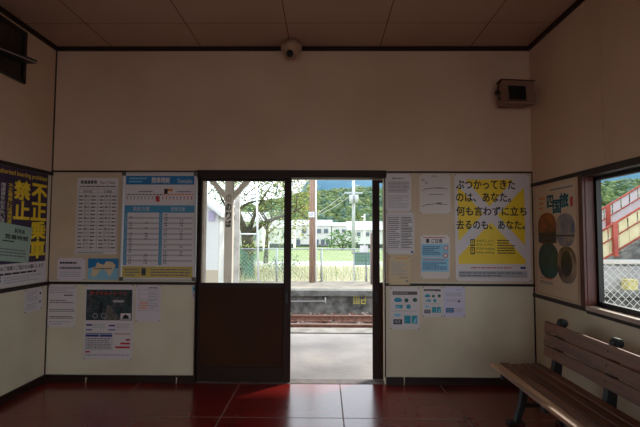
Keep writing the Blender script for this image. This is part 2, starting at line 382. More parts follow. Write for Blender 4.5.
# 2 framed timetable
r = rect_far(120.5, 172.5, 198.5, 280.5)
fb = empty('framed_timetable', FAR.p((r[0]+r[2])/2, r[1], .0), 'large blue headed train timetable in a silver aluminium frame beside the door', 'notice board')
q = MB(); fw = .022
for a in ((r[0], r[1], r[2], r[1]+fw), (r[0], r[3]-fw, r[2], r[3]), (r[0], r[1]+fw, r[0]+fw, r[3]-fw), (r[2]-fw, r[1]+fw, r[2], r[3]-fw)): pbox(q, FAR, *a, .006, .03, alum)
q.build('frame', fb, bevel=.003)
q = MB()
for a in (0, 1):
    for b in (0, 1):
        q = MB(); x = r[0] if a == 0 else r[2]-.04; z = r[1] if b == 0 else r[3]-.04; pbox(q, FAR, x, z, x+.04, z+.04, .028, .034, mat('frame_corner', (90, 84, 80), None, .5)); q.build('corner_cap', fb, bevel=.002)
q = MB(); ir = (r[0]+fw, r[1]+fw, r[2]-fw, r[3]-fw); pbox(q, FAR, *ir, .007, .018, white); sheet = q.build('sheet', fb)
def frT(a, b, c=0): return FAR.p(ir[0]+(ir[2]-ir[0])*a, ir[1]+(ir[3]-ir[1])*b, .0185+c)
q = MB(); draw(q, frT, 0, [('r', .02, .90, .98, .985, blue_ink), ('t', '発車時刻', .38, .915, .63, .97, white, .03), ('t', 'Timetable', .74, .915, .95, .955, white), ('l', .06, .915, .35, .975, 2, lblue)]); q.build('heading', sheet)
P = [('r', .03, .80, .55, .808, black_ink), ('r', .55, .80, .97, .812, orange_ink), ('r', .56, .81, .61, .86, black_ink), ('r', .61, .835, .68, .86, orange_ink), ('r', .45, .735, .50, .79, red_ink), ('l', .2, .82, .42, .845, 1, grey_ink), ('l', .74, .82, .96, .845, 1, grey_ink)]
for k in range(19): P.append(('r', .04+k*.05, .755, .05+k*.05, .79, red_ink if k > 9 else grey_ink)); P.append(('e', .045+k*.05, .804, .008, .007, white))
q = MB(); draw(q, frT, 0, P); q.build('route_map', sheet)
P = [('r', .01, .63, .99, .70, mid_blue), ('t', '高知方面', .13, .645, .36, .685, white), ('t', '徳島方面', .66, .645, .86, .685, white), ('r', .01, .13, .055, .63, mid_blue), ('r', .50, .13, .545, .63, mid_blue)]
for k in range(19):
    y = .605-k*.0255; m = grey_ink if k % 2 else lgrey
    if k % 2: P += [('r', .06, y-.009, .50, y+.006, lgrey), ('r', .555, y-.009, .97, y+.006, lgrey)]
    rk = random.Random(k)
    for x in (.08, .57):
        if rk.random() < .75: P.append(('t', '%02d' % rk.randint(3, 58), x, y-.005, x+.045, y+.012, black_ink, .01))
        if rk.random() < .45: P.append(('t', '%02d' % rk.randint(3, 58), x+.22, y-.005, x+.265, y+.012, black_ink, .01))
    for x in (.025, .515): P.append(('t', str(5+k), x, y-.003, x+.02, y+.012, white))
q = MB(); draw(q, frT, 0, P); q.build('time_columns', sheet)
q = MB(); draw(q, frT, 0, [('r', .0, .01, .98, .115, sand_ink), ('l', .04, .02, .25, .10, 3, grey_ink), ('l', .40, .02, .95, .10, 3, grey_ink), ('r', .27, .03, .33, .10, dark_ph)]); q.build('footer', sheet)
# 3 notice
pinkp = mat('pale_mauve_paper', (222, 208, 214), None, .6)
paper('small_notice', 'small pale mauve notice with two text lines, left of the island map', 'notice', FAR, rect_far(57.5, 258, 86, 280.5), pinkp, [('text', [('l', .08, .70, .72, .88, 1, black_ink), ('l', .08, .45, .9, .68, 1, grey_ink), ('l', .08, .15, .9, .42, 3, lgrey)])], G)
# 4 map
land = mat('map_land', (222, 196, 160), None, .6)
paper('island_map', 'small blue map sheet of an island, under the fare table', 'map', FAR, rect_far(88, 258.5, 119, 279.5), lblue, [
    ('sea', [('r', .0, .55, 1, 1, blue_ink)]),
    ('island', [('p', [(.10, .25), (.16, .42), (.12, .55), (.26, .62), (.30, .82), (.42, .74), (.52, .70), (.60, .86), (.80, .84), (.92, .66), (.84, .50), (.80, .34), (.72, .12), (.62, .38), (.50, .50), (.38, .40), (.30, .18), (.18, .12)], land)]),
    ('labels', [('l', .2, .45, .8, .6, 1, grey_ink)])], pins=0)
# 5 lower left notice
paper('long_notice', 'plain white text notice in the left corner, left of the train poster', 'notice', FAR, rect_far(47.8, 285, 77.5, 327), white, [('text', [('l', .05, .80, .95, .96, 3, lgrey), ('l', .55, .73, .9, .79, 1, black_ink), ('l', .05, .56, .95, .66, 2, grey_ink), ('l', .05, .36, .95, .44, 2, grey_ink), ('l', .05, .20, .95, .27, 2, black_ink), ('l', .05, .05, .8, .16, 2, lgrey)])], G)
# 6 train poster
sky_ph = mat('photo_teal', (50, 74, 78), (26, 30, 34), .4, 22); rail_ph = mat('photo_grey', (120, 112, 106), (70, 66, 64), .4, 40)
paper('train_poster', 'station photo poster with blue and red tables below, on the lower left panel', 'poster', FAR, rect_far(83.5, 284.5, 134.5, 359), white, [
    ('photo', [('r', .03, .52, .97, .93, sky_ph), ('p', [(.40, .52), (.76, .52), (.52, .72), (.46, .72)], rail_ph), ('r', .05, .62, .16, .90, dark_ph), ('r', .55, .70, .82, .82, dark_ph), ('r', .58, .76, .80, .79, lgrey),
               ('e', .22, .58, .055, .035, lgrey), ('e', .22, .58, .045, .028, dark_ph), ('e', .40, .58, .055, .035, lgrey), ('e', .40, .58, .045, .028, dark_ph), ('p', [(.30, .62), (.36, .62), (.36, .76), (.32, .78)], black_ink), ('r', .74, .53, .95, .615, white), ('p', [(.77, .54), (.92, .54), (.90, .58), (.84, .60), (.80, .58)], black_ink)]),
    ('title', [('t', 'サイクルトレイン', .10, .86, .86, .905, red_ink, .02)]),
    ('blue_table', [('l', .04, .44, .16, .48, 1, navy), ('l', .18, .41, .44, .48, 3, lgrey), ('r', .04, .445, .17, .465, navy), ('r', .50, .44, .64, .46, navy), ('l', .66, .41, .95, .48, 3, lgrey), ('r', .04, .385, .17, .40, navy), ('r', .5, .385, .64, .40, navy), ('r', .04, .34, .58, .35, navy), ('g', .04, .13, .58, .33, 8, 8, navy, .002), ('r', .04, .30, .31, .33, navy), ('r', .33, .30, .58, .33, navy), ('l', .05, .14, .57, .29, 6, grey_ink)]),
    ('red_bars', [('r', .62, .335, .95, .345, red_ink), ('r', .86, .25, .95, .275, red_ink), ('r', .75, .20, .95, .225, red_ink), ('r', .65, .15, .95, .175, red_ink), ('r', .04, .09, .14, .11, red_ink)]),
    ('footnote', [('l', .04, .04, .95, .08, 1, lgrey)])])
# 7
paper('bound_notice', 'pale sheet with two ruled boxes of tiny figures, right of the train poster', 'notice', FAR, rect_far(135.5, 285, 161.5, 321.5), pinkp, [('boxes', [('g', .12, .62, .9, .88, 2, 2, grey_ink, .004), ('g', .12, .30, .9, .58, 2, 2, grey_ink, .004), ('l', .16, .33, .50, .56, 5, orange_ink), ('l', .55, .33, .86, .85, 8, lgrey), ('l', .5, .90, .92, .95, 1, black_ink)])], G)
# 8
paper('wall_sticker', 'narrow blue and white sticker by the door jamb, high on the lower left panel', 'sticker', FAR, rect_far(192.3, 285.5, 196.2, 299), white, [('blue_print', [('r', 0, .5, 1, 1, lblue), ('e', .5, .75, .3, .12, blue_ink), ('l', .1, .1, .9, .45, 3, grey_ink)])], off=.0, pins=0)
# right noticeboard
cream_p = mat('aged_paper', (214, 190, 150), None, .6)
paper('rules_notice', 'white sheet with bold heading and numbered lines, top left of the right noticeboard', 'notice', FAR, rect_far(385.5, 174, 411, 211.5), white, [('heading', [('t', '運賃のお知らせ', .25, .86, .72, .90, black_ink, .02)]), ('text', [('l', .1, .50, .92, .80, 8, grey_ink), ('l', .1, .08, .92, .44, 9, lgrey)])], G)
paper('office_notice', 'white sheet with dense two-column table, in the middle of the left column of sheets', 'notice', FAR, rect_far(386, 212.5, 414, 254), white, [('table', [('g', .06, .12, .95, .92, 2, 5, grey_ink, .004), ('l', .08, .14, .48, .90, 16, grey_ink), ('l', .54, .14, .93, .90, 20, black_ink), ('r', .88, .03, .95, .08, navy)])], G)
paper('yellowed_notice', 'yellowed curling sheet, lowest of the left column of sheets on the right noticeboard', 'notice', FAR, rect_far(388.5, 255.5, 409.5, 284.5), cream_p, [('text', [('r', .3, .90, .9, .93, orange_ink), ('l', .1, .3, .9, .8, 8, lgrey), ('r', .35, .36, .7, .375, orange_ink), ('t', '土佐山田駅', .5, .22, .9, .27, black_ink), ('r', .8, .10, .9, .16, grey_ink)])], G, off=.02)
clearp = mat('glossy_laminate', (226, 214, 206), None, .15)
paper('laminated_diagram', 'glossy laminated sheet with two curved route diagrams, upper middle of the right noticeboard', 'notice', FAR, rect_far(419.5, 174, 450, 213.5), clearp, [('diagrams', [('l', .4, .93, .66, .96, 1, black_ink), ('e', .12, .84, .05, .035, lgrey), ('e', .22, .77, .05, .035, lgrey)] +
    [('p', [(.08, y), (.2, y+.05), (.45, y+.075), (.9, y+.06), (.9, y+.07), (.45, y+.088), (.2, y+.065), (.08, y+.012)], black_ink) for y in (.56, .16)] + [('l', .32, .46, .78, .5, 1, grey_ink), ('r', .55, .25, .72, .275, black_ink), ('l', .5, .64, .78, .67, 1, grey_ink)])], G)
paper('blue_notice', 'laminated sheet printed in pale blue boxes with small red prohibition signs', 'notice', FAR, rect_far(420.5, 235, 449, 278.5), clearp, [
    ('header', [('r', .05, .80, .97, .96, white), ('t', 'ご注意', .38, .82, .76, .91, black_ink, .02), ('r', .2, .82, .30, .91, black_ink), ('l', .1, .92, .9, .96, 1, red_ink)]),
    ('blue_boxes', [('r', .03, .50, .97, .79, lblue), ('r', .03, .16, .97, .48, lblue), ('l', .08, .54, .7, .75, 5, navy), ('l', .08, .20, .92, .38, 4, navy), ('l', .1, .41, .92, .45, 1, red_ink), ('e', .88, .70, .08, .05, red_ink), ('e', .88, .70, .055, .034, white), ('e', .86, .53, .09, .055, red_ink), ('e', .86, .53, .06, .037, white)])], G)
# 14 yellow poster
yl = [('ぶつかってきた', .02, .81, .945), ('のは、あなた。', .02, .75, .825), ('何も言わずに立ち', .02, .955, .695), ('去るのも、あなた。', .02, .93, .568)]
paper('yellow_poster', 'big yellow poster with large black Japanese text and a pale cross', 'poster', FAR, rect_far(455.5, 174.5, 528.5, 281), white, [
    ('yellow_field', [('p', [(.07, .95), (.93, .95), (.93, .16), (.04, .16), (.04, .90)], yellow_ink)]),
    ('pale_cross', [('p', [(.03, .97), (.03, .90), (.93, .20), (.93, .33), (.12, .97)], white), ('p', [(.93, .97), (.82, .97), (.03, .36), (.03, .22), (.93, .88)], white)]),
    ('lower_triangle', [('p', [(.10, .16), (.90, .16), (.49, .505)], yellow_ink)]),
    ('slogan', [('t', s, x0, y-.085, x1, y, black_ink, .022) for s, x0, x1, y in yl]),
    ('small_print', [('r', .20, .325, .26, .39, black_ink), ('r', .20, .25, .26, .315, black_ink), ('r', .212, .335, .248, .38, yellow_ink), ('r', .212, .26, .248, .305, yellow_ink), ('t', '!', .224, .34, .236, .375, black_ink, .03), ('t', '!', .224, .265, .236, .30, black_ink, .03),
        ('t', 'やめましょう、', .28, .362, .52, .388, black_ink), ('t', '歩きスマホ。', .28, .327, .51, .352, black_ink), ('t', 'STOP looking', .28, .287, .52, .312, black_ink), ('t', 'while walking.', .28, .252, .52, .277, black_ink),
        ('l', .56, .25, .80, .39, 6, black_ink), ('l', .20, .115, .8, .135, 1, red_ink), ('r', .86, .115, .93, .135, navy), ('r', .04, .035, .95, .095, lgrey), ('l', .05, .04, .94, .09, 2, grey_ink)])], off=.007)
# lower right three
def howto(tall):
    return [('heading', [('r', .08, .82 if tall else .85, .92, .90 if tall else .92, mat('brown_ink', (96, 80, 74), None, .6)), ('l', .12, .84, .88, .885, 1, lgrey)]),
            ('picture', [('e', .26, .70, .13, .055, teal_ink), ('r', .14, .66, .40, .70, blue_ink), ('e', .55, .69, .07, .05, mat('dark_green_ink', (40, 90, 84), None, .5)), ('e', .84, .70, .08, .05, mat('dark_green_ink', (40, 90, 84), None, .5)), ('r', .18, .50, .42, .58, teal_ink), ('r', .20, .52, .34, .55, lblue), ('e', .62, .54, .08, .055, teal_ink), ('e', .24, .34, .12, .04, lblue), ('r', .10, .12, .40, .24, dark_ph), ('t', '乗車', .15, .14, .35, .22, lgrey), ('r', .47, .14, .69, .33, teal_ink), ('r', .72, .14, .92, .33, teal_ink), ('p', [(.75, .16), (.88, .16), (.90, .31)], lblue), ('l', .06, .42, .9, .45, 1, lgrey)])]
paper('boarding_guide', 'tall white guide sheet with turquoise pictures, on the lower right panel beside the door', 'notice', FAR, rect_far(390.3, 287.3, 419.5, 329.3), white, howto(True), G, off=.0)
paper('boarding_guide', 'smaller white guide sheet with turquoise pictures, middle of the three lower right sheets', 'notice', FAR, rect_far(422.3, 286.8, 442.3, 316.8), white, howto(False), G, off=.0)
lav = mat('lavender_paper', (214, 206, 226), None, .6)
paper('lavender_notice', 'plain lavender sheet with a small blue box, rightmost of the three lower right sheets', 'notice', FAR, rect_far(443.2, 286.8, 464.8, 317), lav, [('text', [('l', .12, .68, .9, .82, 3, lgrey), ('l', .6, .88, .85, .91, 1, grey_ink), ('l', .12, .5, .85, .6, 2, lgrey), ('e', .72, .52, .05, .035, black_ink), ('r', .12, .15, .48, .30, navy), ('l', .5, .16, .9, .30, 3, lgrey), ('l', .15, .17, .45, .28, 2, lblue)])], G, off=.0)
# left wall
a = on(0, XL, 46, 172); b = on(0, XL, 46, 283)
pr = (3.52, 1.02, 4.325, 2.098)
def vtext(s, x0, x1, y1, y0, m, bold=.04):
    n = len(s); h = (y1-y0)/n; return [('t', ch, x0, y1-h*(i+.94), x1, y1-h*(i+.04), m, bold) for i, ch in enumerate(s)]
paper('warning_poster', 'dark purple poster with big yellow characters on the left wall', 'poster', LEFT, pr, white, [
    ('purple_field', [('r', 0, .19, .985, 1, purple)]),
    ('main_characters', vtext('不正乗車', .70, .965, .90, .215, yellow_ink)+vtext('禁止', .41, .66, .90, .56, yellow_ink)+[('t', 'Unauthorized boarding prohibited', .05, .925, .96, .975, yellow_ink, .02)]),
    ('small_characters', vtext('不正乗車には通常運賃と', .31, .38, .86, .45, yellow_ink, .01)+vtext('増運賃をお支払い頂きます', .20, .27, .86, .42, white, .01)+vtext('不正乗車は犯罪です', .09, .155, .86, .45, white, .01)),
    ('footer', [('t', 'お客様のご理解とご協力をお願いします', .10, .135, .95, .17, purple, .02), ('l', .10, .09, .9, .125, 1, black_ink), ('t', 'JR', .165, .03, .265, .095, blue_ink, .03), ('l', .30, .025, .93, .085, 3, lgrey)])], off=.002, pins=0)
greenp = mat('pale_green_paper', (164, 186, 172), None, .6)
paper('green_slip', 'tilted pale green notice taped over the purple warning poster', 'notice', LEFT, (3.60, 1.245, 4.08, 1.58), greenp, [('text', [('t', '駅係員', .52, .78, .80, .90, black_ink, .02), ('t', '営業時間', .30, .60, .90, .72, black_ink, .03), ('l', .25, .50, .7, .58, 1, black_ink), ('l', .12, .12, .9, .36, 3, grey_ink)])], rot=-.11, off=.008, pins=0)
paper('small_notice', 'small white sheet with two dark dots under the rail of the left wall', 'notice', LEFT, (4.04, .745, 4.29, .965), white, [('text', [('l', .1, .45, .75, .9, 6, lgrey), ('e', .88, .74, .05, .05, black_ink), ('e', .88, .36, .05, .05, black_ink), ('l', .1, .1, .7, .38, 3, lgrey)])], G, off=.0)
# right wall travel poster
tan = mat('poster_tan', (222, 198, 172), None, .55)
def photo(n, a, b, s=14): return mat(n, a, b, .35, s, lo=.35, hi=.65)
paper('travel_poster', 'tall travel poster with four rounded photos in the right corner', 'poster', RIGHT, (-4.30, .945, -3.62, 1.965), tan, [
    ('title', [('t', '四', .32, .80, .48, .91, teal_ink, .05), ('t', '国', .47, .745, .66, .86, teal_ink, .05), ('t', '旅', .64, .79, .84, .91, teal_ink, .05), ('t', '四', .32, .80, .48, .91, black_ink, .01), ('t', '国', .47, .745, .66, .86, black_ink, .01), ('t', '旅', .64, .79, .84, .91, black_ink, .01), ('r', .88, .79, .94, .87, red_ink), ('l', .10, .78, .28, .92, 3, orange_ink), ('l', .4, .945, .95, .975, 1, grey_ink)]),
    ('photo_oval', [('e', .30, .60, .25, .155, photo('photo_orange', (190, 96, 30), (60, 32, 18), 6), .8), ('r', .06, .475, .54, .57, photo('photo_brown', (46, 32, 28), (26, 18, 16))),
                ('e', .75, .59, .22, .145, photo('photo_blue', (84, 100, 130), (170, 150, 136), 8), .8), ('r', .55, .535, .96, .548, photo('photo_brown', (46, 32, 28), (26, 18, 16))),
                ('e', .32, .31, .27, .165, photo('photo_green', (20, 84, 72), (26, 38, 36), 7), .85), ('e', .77, .29, .22, .16, photo('photo_umber', (84, 48, 30), (176, 150, 124), 6), .85), ('e', .76, .30, .13, .11, photo('photo_brown', (46, 32, 28), (26, 18, 16)))]),
    ('small_print', [('l', .08, .13, .60, .155, 1, orange_ink), ('l', .66, .13, .82, .155, 1, grey_ink), ('l', .08, .09, .60, .12, 2, grey_ink)])], pins=0, off=.003)
# white hooks at the skirting
hook = mat('ivory_plastic', (216, 206, 186), None, .4)
for px, lb in ((87, 'small ivory hook hanging at the baseboard under the train poster'), (177, 'small ivory hook at the baseboard left of the brown door'), (403.5, 'small ivory hook at the baseboard right of the doorway')):
    x, _, z = on(1, D, px, 378); q = MB()
    q.box((x-.016, D-.006, z-.006), (x+.016, D, z+.022), hook); q.tube([(x+.004, D-.025, z+.01), (x+.004, D-.028, z-.02), (x, D-.026, z-.065)], [.006, .0055, .003], hook, 8); q.box((x-.004, D-.026, z+.0), (x+.01, D-.004, z+.012), hook)
    tag(q.build('wall_hook', origin=(x, D, z)), lb, 'hook', 'hooks at the far baseboard')

# ------------------------------------------------------------------ security camera, loudspeaker
ivory = mat('ivory_housing', (176, 144, 118), None, .35)
sc_ = empty('security_camera', (-.343, D-.0, 3.30), 'ivory dome security camera under the cornice above the door', 'camera')
q = MB(); C0 = Vector((-.345, D, 3.46)); M = Matrix.Translation(C0) @ Vector((0, -.30, -1)).to_track_quat('Z', 'Y').to_matrix().to_4x4()
M = Matrix.Translation((-.345, D-.125, 3.445)) @ Vector((0, 0, -1)).to_track_quat('Z', 'Y').to_matrix().to_4x4()
q.lathe([(.07, -.018), (.075, .006), (.104, .02), (.106, .05), (.100, .075), (.085, .095), (.06, .108)], M, ivory, 28); q.build('housing', sc_)
q = MB(); M2 = Matrix.Translation((-.348, D-.14, 3.345)) @ Vector((-.06, -.8, -.45)).to_track_quat('Z', 'Y').to_matrix().to_4x4()
q.lathe([(.0, -.07)]+[(.072*math.cos(t), .072*math.sin(t)) for t in [(-1.3+i*.26) for i in range(11)]], M2, ivory, 20); q.build('eyeball', sc_)
q = MB(); q.lathe([(.034, .062), (.036, .074), (.030, .082), (.0295, .078), (.012, .074)], M2, black, 20); q.build('lens', sc_)

sp = empty('wall_loudspeaker', (1.90, 4.2, 2.76), 'beige box loudspeaker with black square grille high in the right corner', 'loudspeaker')
M = Matrix.Translation((1.885, 4.10, 2.895)) @ Matrix.Rotation(.12, 4, 'Z') @ Matrix.Rotation(-.10, 4, 'X')
def L(x, y, z): return M @ Vector((x, y, z))
w, hgt = .168, .117
q = MB()
F0 = [L(-w, 0, -hgt), L(w, 0, -hgt), L(w, 0, hgt), L(-w, 0, hgt)]; B0 = [L(-w*.8, .17, -hgt*.8), L(w*.8, .17, -hgt*.8), L(w*.8, .17, hgt*.8), L(-w*.8, .17, hgt*.8)]
gx0, gx1, gz0, gz1 = -.09, .085, -.07, .07
I0 = [L(gx0, .03, gz0), L(gx1, .03, gz0), L(gx1, .03, gz1), L(gx0, .03, gz1)]; R0 = [L(-w+.014, -.0, -hgt+.014), L(w-.014, 0, -hgt+.014), L(w-.014, 0, hgt-.014), L(-w+.014, 0, hgt-.014)]
spk = mat('speaker_beige', (140, 108, 90), None, .5)
q.add(F0+B0+I0+R0, [(7, 6, 5, 4)]+[(i, 4+i, 4+(i+1) % 4, (i+1) % 4) for i in range(4)]+[(i, (i+1) % 4, 12+(i+1) % 4, 12+i) for i in range(4)]+[(12+i, 12+(i+1) % 4, 8+(i+1) % 4, 8+i) for i in range(4)]+[(8, 9, 10, 11)], spk)
q.build('housing', sp)
q = MB(); q.box((gx0, .022, gz0), (gx1, .029, gz1), black, M)
for k in range(11): zz = gz0+.006+k*.0128; q.box((gx0, .018, zz), (gx1, .024, zz+.004), mat('grille_black', (16, 16, 16), None, .6), M)
q.build('grille', sp)
q = MB(); q.box((-.176, -.004, hgt-.004), (.176, .10, hgt+.008), mat('speaker_cap', (70, 34, 26), None, .5), M); q.build('top_cap', sp, bevel=.002)
q = MB(); q.tube([L(-w-.012, .05, .10), L(-w-.02, .05, 0), L(-w-.012, .05, -.08)], .008, black, 8); q.tube([L(-w-.004, .05, .0), L(-w-.045, .05, .0)], .022, black, 12)
q.tube([L(w+.004, .05, 0), L(w+.025, .05, .0)], .018, black, 12); q.build('side_knob', sp)
q = MB(); q.box((-.03, .165, -.03), (.03, .23, .03), black, M); q.box((1.80, D-.012, 2.82), (1.92, D, 2.98), black); q.build('wall_bracket', sp)
# vertical seam in the far wall below it
# ------------------------------------------------------------------ bench
bw = mat('bench_wood', (138, 88, 60), (80, 46, 32), .5, 1.0, stretch=(14, 1.2, 14), bump=.25, bscale=2.2, lo=.3, hi=.75)
bw2 = mat('bench_wood_worn', (200, 158, 122), (120, 76, 52), .5, 1.0, stretch=(16, 1.5, 16), bump=.3, bscale=2.4, lo=.3, hi=.7)
iron = mat('cast_iron', (13, 14, 17), (22, 22, 25), .55, 8)
BY0, BY1 = 1.86, 3.66
bn = empty('slatted_bench', (1.62, 2.76, 0), 'weathered brown slatted wooden bench with black iron supports under the right window', 'bench')
sx = [1.385, 1.487, 1.575, 1.663, 1.751]; sw = [.088, .073, .071, .071, .070]; sz = [.408, .400, .394, .392, .396]
for i in range(5):
    q = MB(); tilt = (.10, .04, .03, 0, -.06)[i]; e = (-.03, .05, .02, .06, .04)[i]*.6
    Mx = Matrix.Translation((sx[i], 0, sz[i])) @ Matrix.Rotation(tilt, 4, 'Y'); q.box((0, BY0, 0), (sw[i], BY1+e, .026), bw2 if i < 1 else bw, Mx); q.build('seat_slat', bn, bevel=.006)
lean = .13
bz = [.505, .602, .697]
for i in range(3):
    q = MB(); zb = bz[i]; xb = 1.825+(zb-.50)*.12
    Mx = Matrix.Translation((xb, 0, zb)) @ Matrix.Rotation(lean, 4, 'Y'); q.box((0, BY0, 0), (.024, BY1-.02+.012*i, .086), bw, Mx); q.build('back_slat', bn, bevel=.005)
for Y in (3.50, 2.86, 2.22):
    q = MB(); t = .05
    # back stanchion
    q.prism([(1.815, Y-t/2, .36), (1.885, Y-t/2, .36), (1.935, Y-t/2, .80), (1.885, Y-t/2, .80)][::-1], (0, t, 0), iron)
    q.tube([(1.918, Y-t/2-.004, .795), (1.918, Y+t/2+.004, .795)], .031, iron, 16)
    # seat bearer
    q.prism([(1.42, Y-t/2, .345), (1.885, Y-t/2, .345), (1.885, Y-t/2, .398), (1.70, Y-t/2, .388), (1.56, Y-t/2, .395), (1.42, Y-t/2, .40)][::-1], (0, t, 0), iron)
    # legs
    q.prism([(1.59, Y-t/2, .36), (1.65, Y-t/2, .36), (1.605, Y-t/2, .16), (1.555, Y-t/2, .02), (1.515, Y-t/2, .02), (1.56, Y-t/2, .17)], (0, t, 0), iron)
    q.prism([(1.80, Y-t/2, .36), (1.87, Y-t/2, .36), (1.93, Y-t/2, .02), (1.885, Y-t/2, .02)], (0, t, 0), iron)
    q.box((1.46, Y-.035, 0), (1.59, Y+.035, .02), iron); q.box((1.86, Y-.035, 0), (1.97, Y+.035, .02), iron)
    q.box((1.59, Y-.012, .13), (1.91, Y+.012, .16), iron)
    q.build('iron_support', bn, bevel=.004)
    for bzz in bz:
        q = MB(); xb = 1.824+(bzz-.46)*.12; q.tube([(xb-.002, Y, bzz+.045), (xb+.012, Y, bzz+.045)], .009, mat('bolt_steel', (120, 104, 90), None, .4, metal=.7), 8); q.build('bolt', bn)
# ================================================================== outside
ALB = .68      # outdoor colours scaled down to balance exposure under the bright sky
white = mat('outdoor_white', (240, 240, 240), None, .6)
conc = mat('platform_concrete', (192, 186, 182), (138, 136, 138), .85, .8, bump=.3, bscale=14, lo=.38, hi=.66, detail=8)
wallc = mat('stained_concrete', (136, 132, 126), (50, 50, 48), .9, 3.5, bump=.5, bscale=10, lo=.4, hi=.66, detail=9)
far_cope = mat('far_coping', (130, 128, 122), (92, 90, 84), .9, 5, bump=.4)
cope = mat('coping_concrete', (176, 170, 162), (140, 134, 126), .9, 4, bump=.3)
ballast = mat('ballast', (128, 104, 92), (76, 62, 56), .95, 30, bump=.8, bscale=40, lo=.3, hi=.7)
rust = mat('rusty_rail', (158, 112, 94), (122, 82, 68), .6, 12)
railtop = mat('rail_head', (190, 150, 130), None, .35, metal=.5)
drygrass = mat('dry_grass', (212, 198, 156), (164, 166, 108), .9, 3)
greeng = mat('green_field', (136, 158, 74), (108, 136, 54), .9, .5, lo=.35, hi=.65)
pathm = mat('pale_path', (196, 196, 190), None, .9)
def slab(name, a, b, m, label): q = MB(); q.box(a, b, m); return tag(q.build(name), label, name.split('_')[-1], kind='structure')
slab('near_platform', (-14, D+T+.02, -1.1), (16, 6.95, -.004), conc, 'pale concrete station platform outside the door')
slab('platform_edge', (-14, 6.62, -.004), (16, 6.98, .010), cope, 'worn lighter coping strip along the near platform edge')
q = MB(); q.box((XR+T+.01, YB-4, -1.1), (16, D+T+.02, -.01), mat('yard_gravel', (150, 146, 140), (110, 106, 102), .95, 20, bump=.6)); q.box((-14, YB-7, -1.1), (XR+T+.01, YB-T-.01, -.01), conc)
q.box((-14, YB-T-.01, -1.1), (XL-T-.01, D+T+.02, -.01), conc)
tag(q.build('station_yard'), 'grey ground around the station building', 'ground', kind='structure')
# track bed
q = MB(); nx, ny = 150, 26; x0, x1, y0, y1 = -14, 24, 6.9, 12.05
v = []
for j in range(ny+1):
    for i in range(nx+1):
        x = x0+(x1-x0)*i/nx; y = y0+(y1-y0)*j/ny; v.append((x, y, -.66+.05*noise.noise((x*4, y*4, 0))+.03*noise.noise((x*11, y*11, 3))))
q.add(v, [(j*(nx+1)+i, j*(nx+1)+i+1, (j+1)*(nx+1)+i+1, (j+1)*(nx+1)+i) for j in range(ny) for i in range(nx)], ballast)
tag(q.build('track_bed'), 'brown stone ballast between the platforms', 'ballast', kind='structure')
q = MB()
for k in range(2600):
    x = random.uniform(-6, 12); y = random.uniform(8.6, 11.9); s = random.uniform(.02, .05); z = -.63+random.uniform(-.02, .03)
    M = Matrix.Translation((x, y, z)) @ Matrix.Rotation(random.random()*6, 4, Vector((random.random(), random.random(), 1)).normalized())
    P = [M @ Vector((a*s*random.uniform(.7, 1.2), b*s*random.uniform(.7, 1.2), c*s*.7)) for a, b, c in ((1, 0, 0), (0, 1, 0), (-1, 0, 0), (0, -1, 0), (0, 0, 1), (0, 0, -1))]
    q.add(P, [(0, 1, 4), (1, 2, 4), (2, 3, 4), (3, 0, 4), (1, 0, 5), (2, 1, 5), (3, 2, 5), (0, 3, 5)], random.choice((ballast, mat('ballast_light', (178, 160, 148), None, .9), mat('ballast_rust', (140, 92, 74), None, .9))))
tag(q.build('ballast_stones'), 'loose rusty ballast stones between the rails', 'stones', kind='stuff')
tr = empty('railway_track', (0, 10.2, -.65), 'rusty single railway track between the two platforms', 'railway track')
for Y in (9.72, 10.79):
    q = MB(); q.prism([(-13.5, Y-.055, -.64), (-13.5, Y+.055, -.64), (-13.5, Y+.055, -.625), (-13.5, Y+.01, -.61), (-13.5, Y+.01, -.53), (-13.5, Y+.033, -.52), (-13.5, Y+.033, -.49), (-13.5, Y-.033, -.49), (-13.5, Y-.033, -.52), (-13.5, Y-.01, -.53), (-13.5, Y-.01, -.61), (-13.5, Y-.055, -.625)], (37, 0, 0), rust)
    q.box((-13.5, Y-.03, -.4905), (23.5, Y+.03, -.487), railtop); q.build('rail', tr)
q = MB()
for k in range(58): x = -13.3+k*.64; q.box((x, 9.3, -.72), (x+.2, 11.25, -.635), mat('sleeper', (110, 92, 80), (80, 66, 58), .9, 8))
q.build('sleepers', tr)
# opposite platform
q = MB(); q.box((-14, 12.0, -1.0), (24, 14.5, -.10), wallc); struct_o = q.build('far_platform'); tag(struct_o, 'dark stained concrete wall of the far platform', 'platform', kind='structure')
q = MB(); q.box((-14, 11.90, -.17), (24, 12.35, -.02), far_cope); q.box((-14, 12.35, -.10), (24, 14.5, -.03), mat('far_paving', (168, 158, 144), (140, 132, 118), .9, 2))
tag(q.build('far_platform_top'), 'pale coping and surface of the far platform', 'platform', kind='structure')
wp0 = mat('pipe_paint', (190, 190, 188), None, .6)
q = MB(); z = -.31; q.tube([(-5.5, 11.93, z-.01), (-2.5, 11.93, z-.03), (.02, 11.93, z)], .014, wp0, 8); q.tube([(.03, 11.93, z-.09), (.03, 11.93, z+.10)], .02, wp0, 8)
tag(q.build('drain_pipe', origin=(0, 11.93, z)), 'thin white pipe running along the far platform wall', 'pipe')
q = MB()
x, _, z = on(1, 11.985, 353.5, 304); x2, _, z2 = on(1, 11.985, 366, 296)
def frY(a, b, c=0): return Vector((x+(x2-x)*a, 11.99-c, z+(z2-z)*b))
yel = mat('faded_yellow_paint', (206, 190, 84), (126, 122, 90), .8, 25, lo=.45, hi=.7)
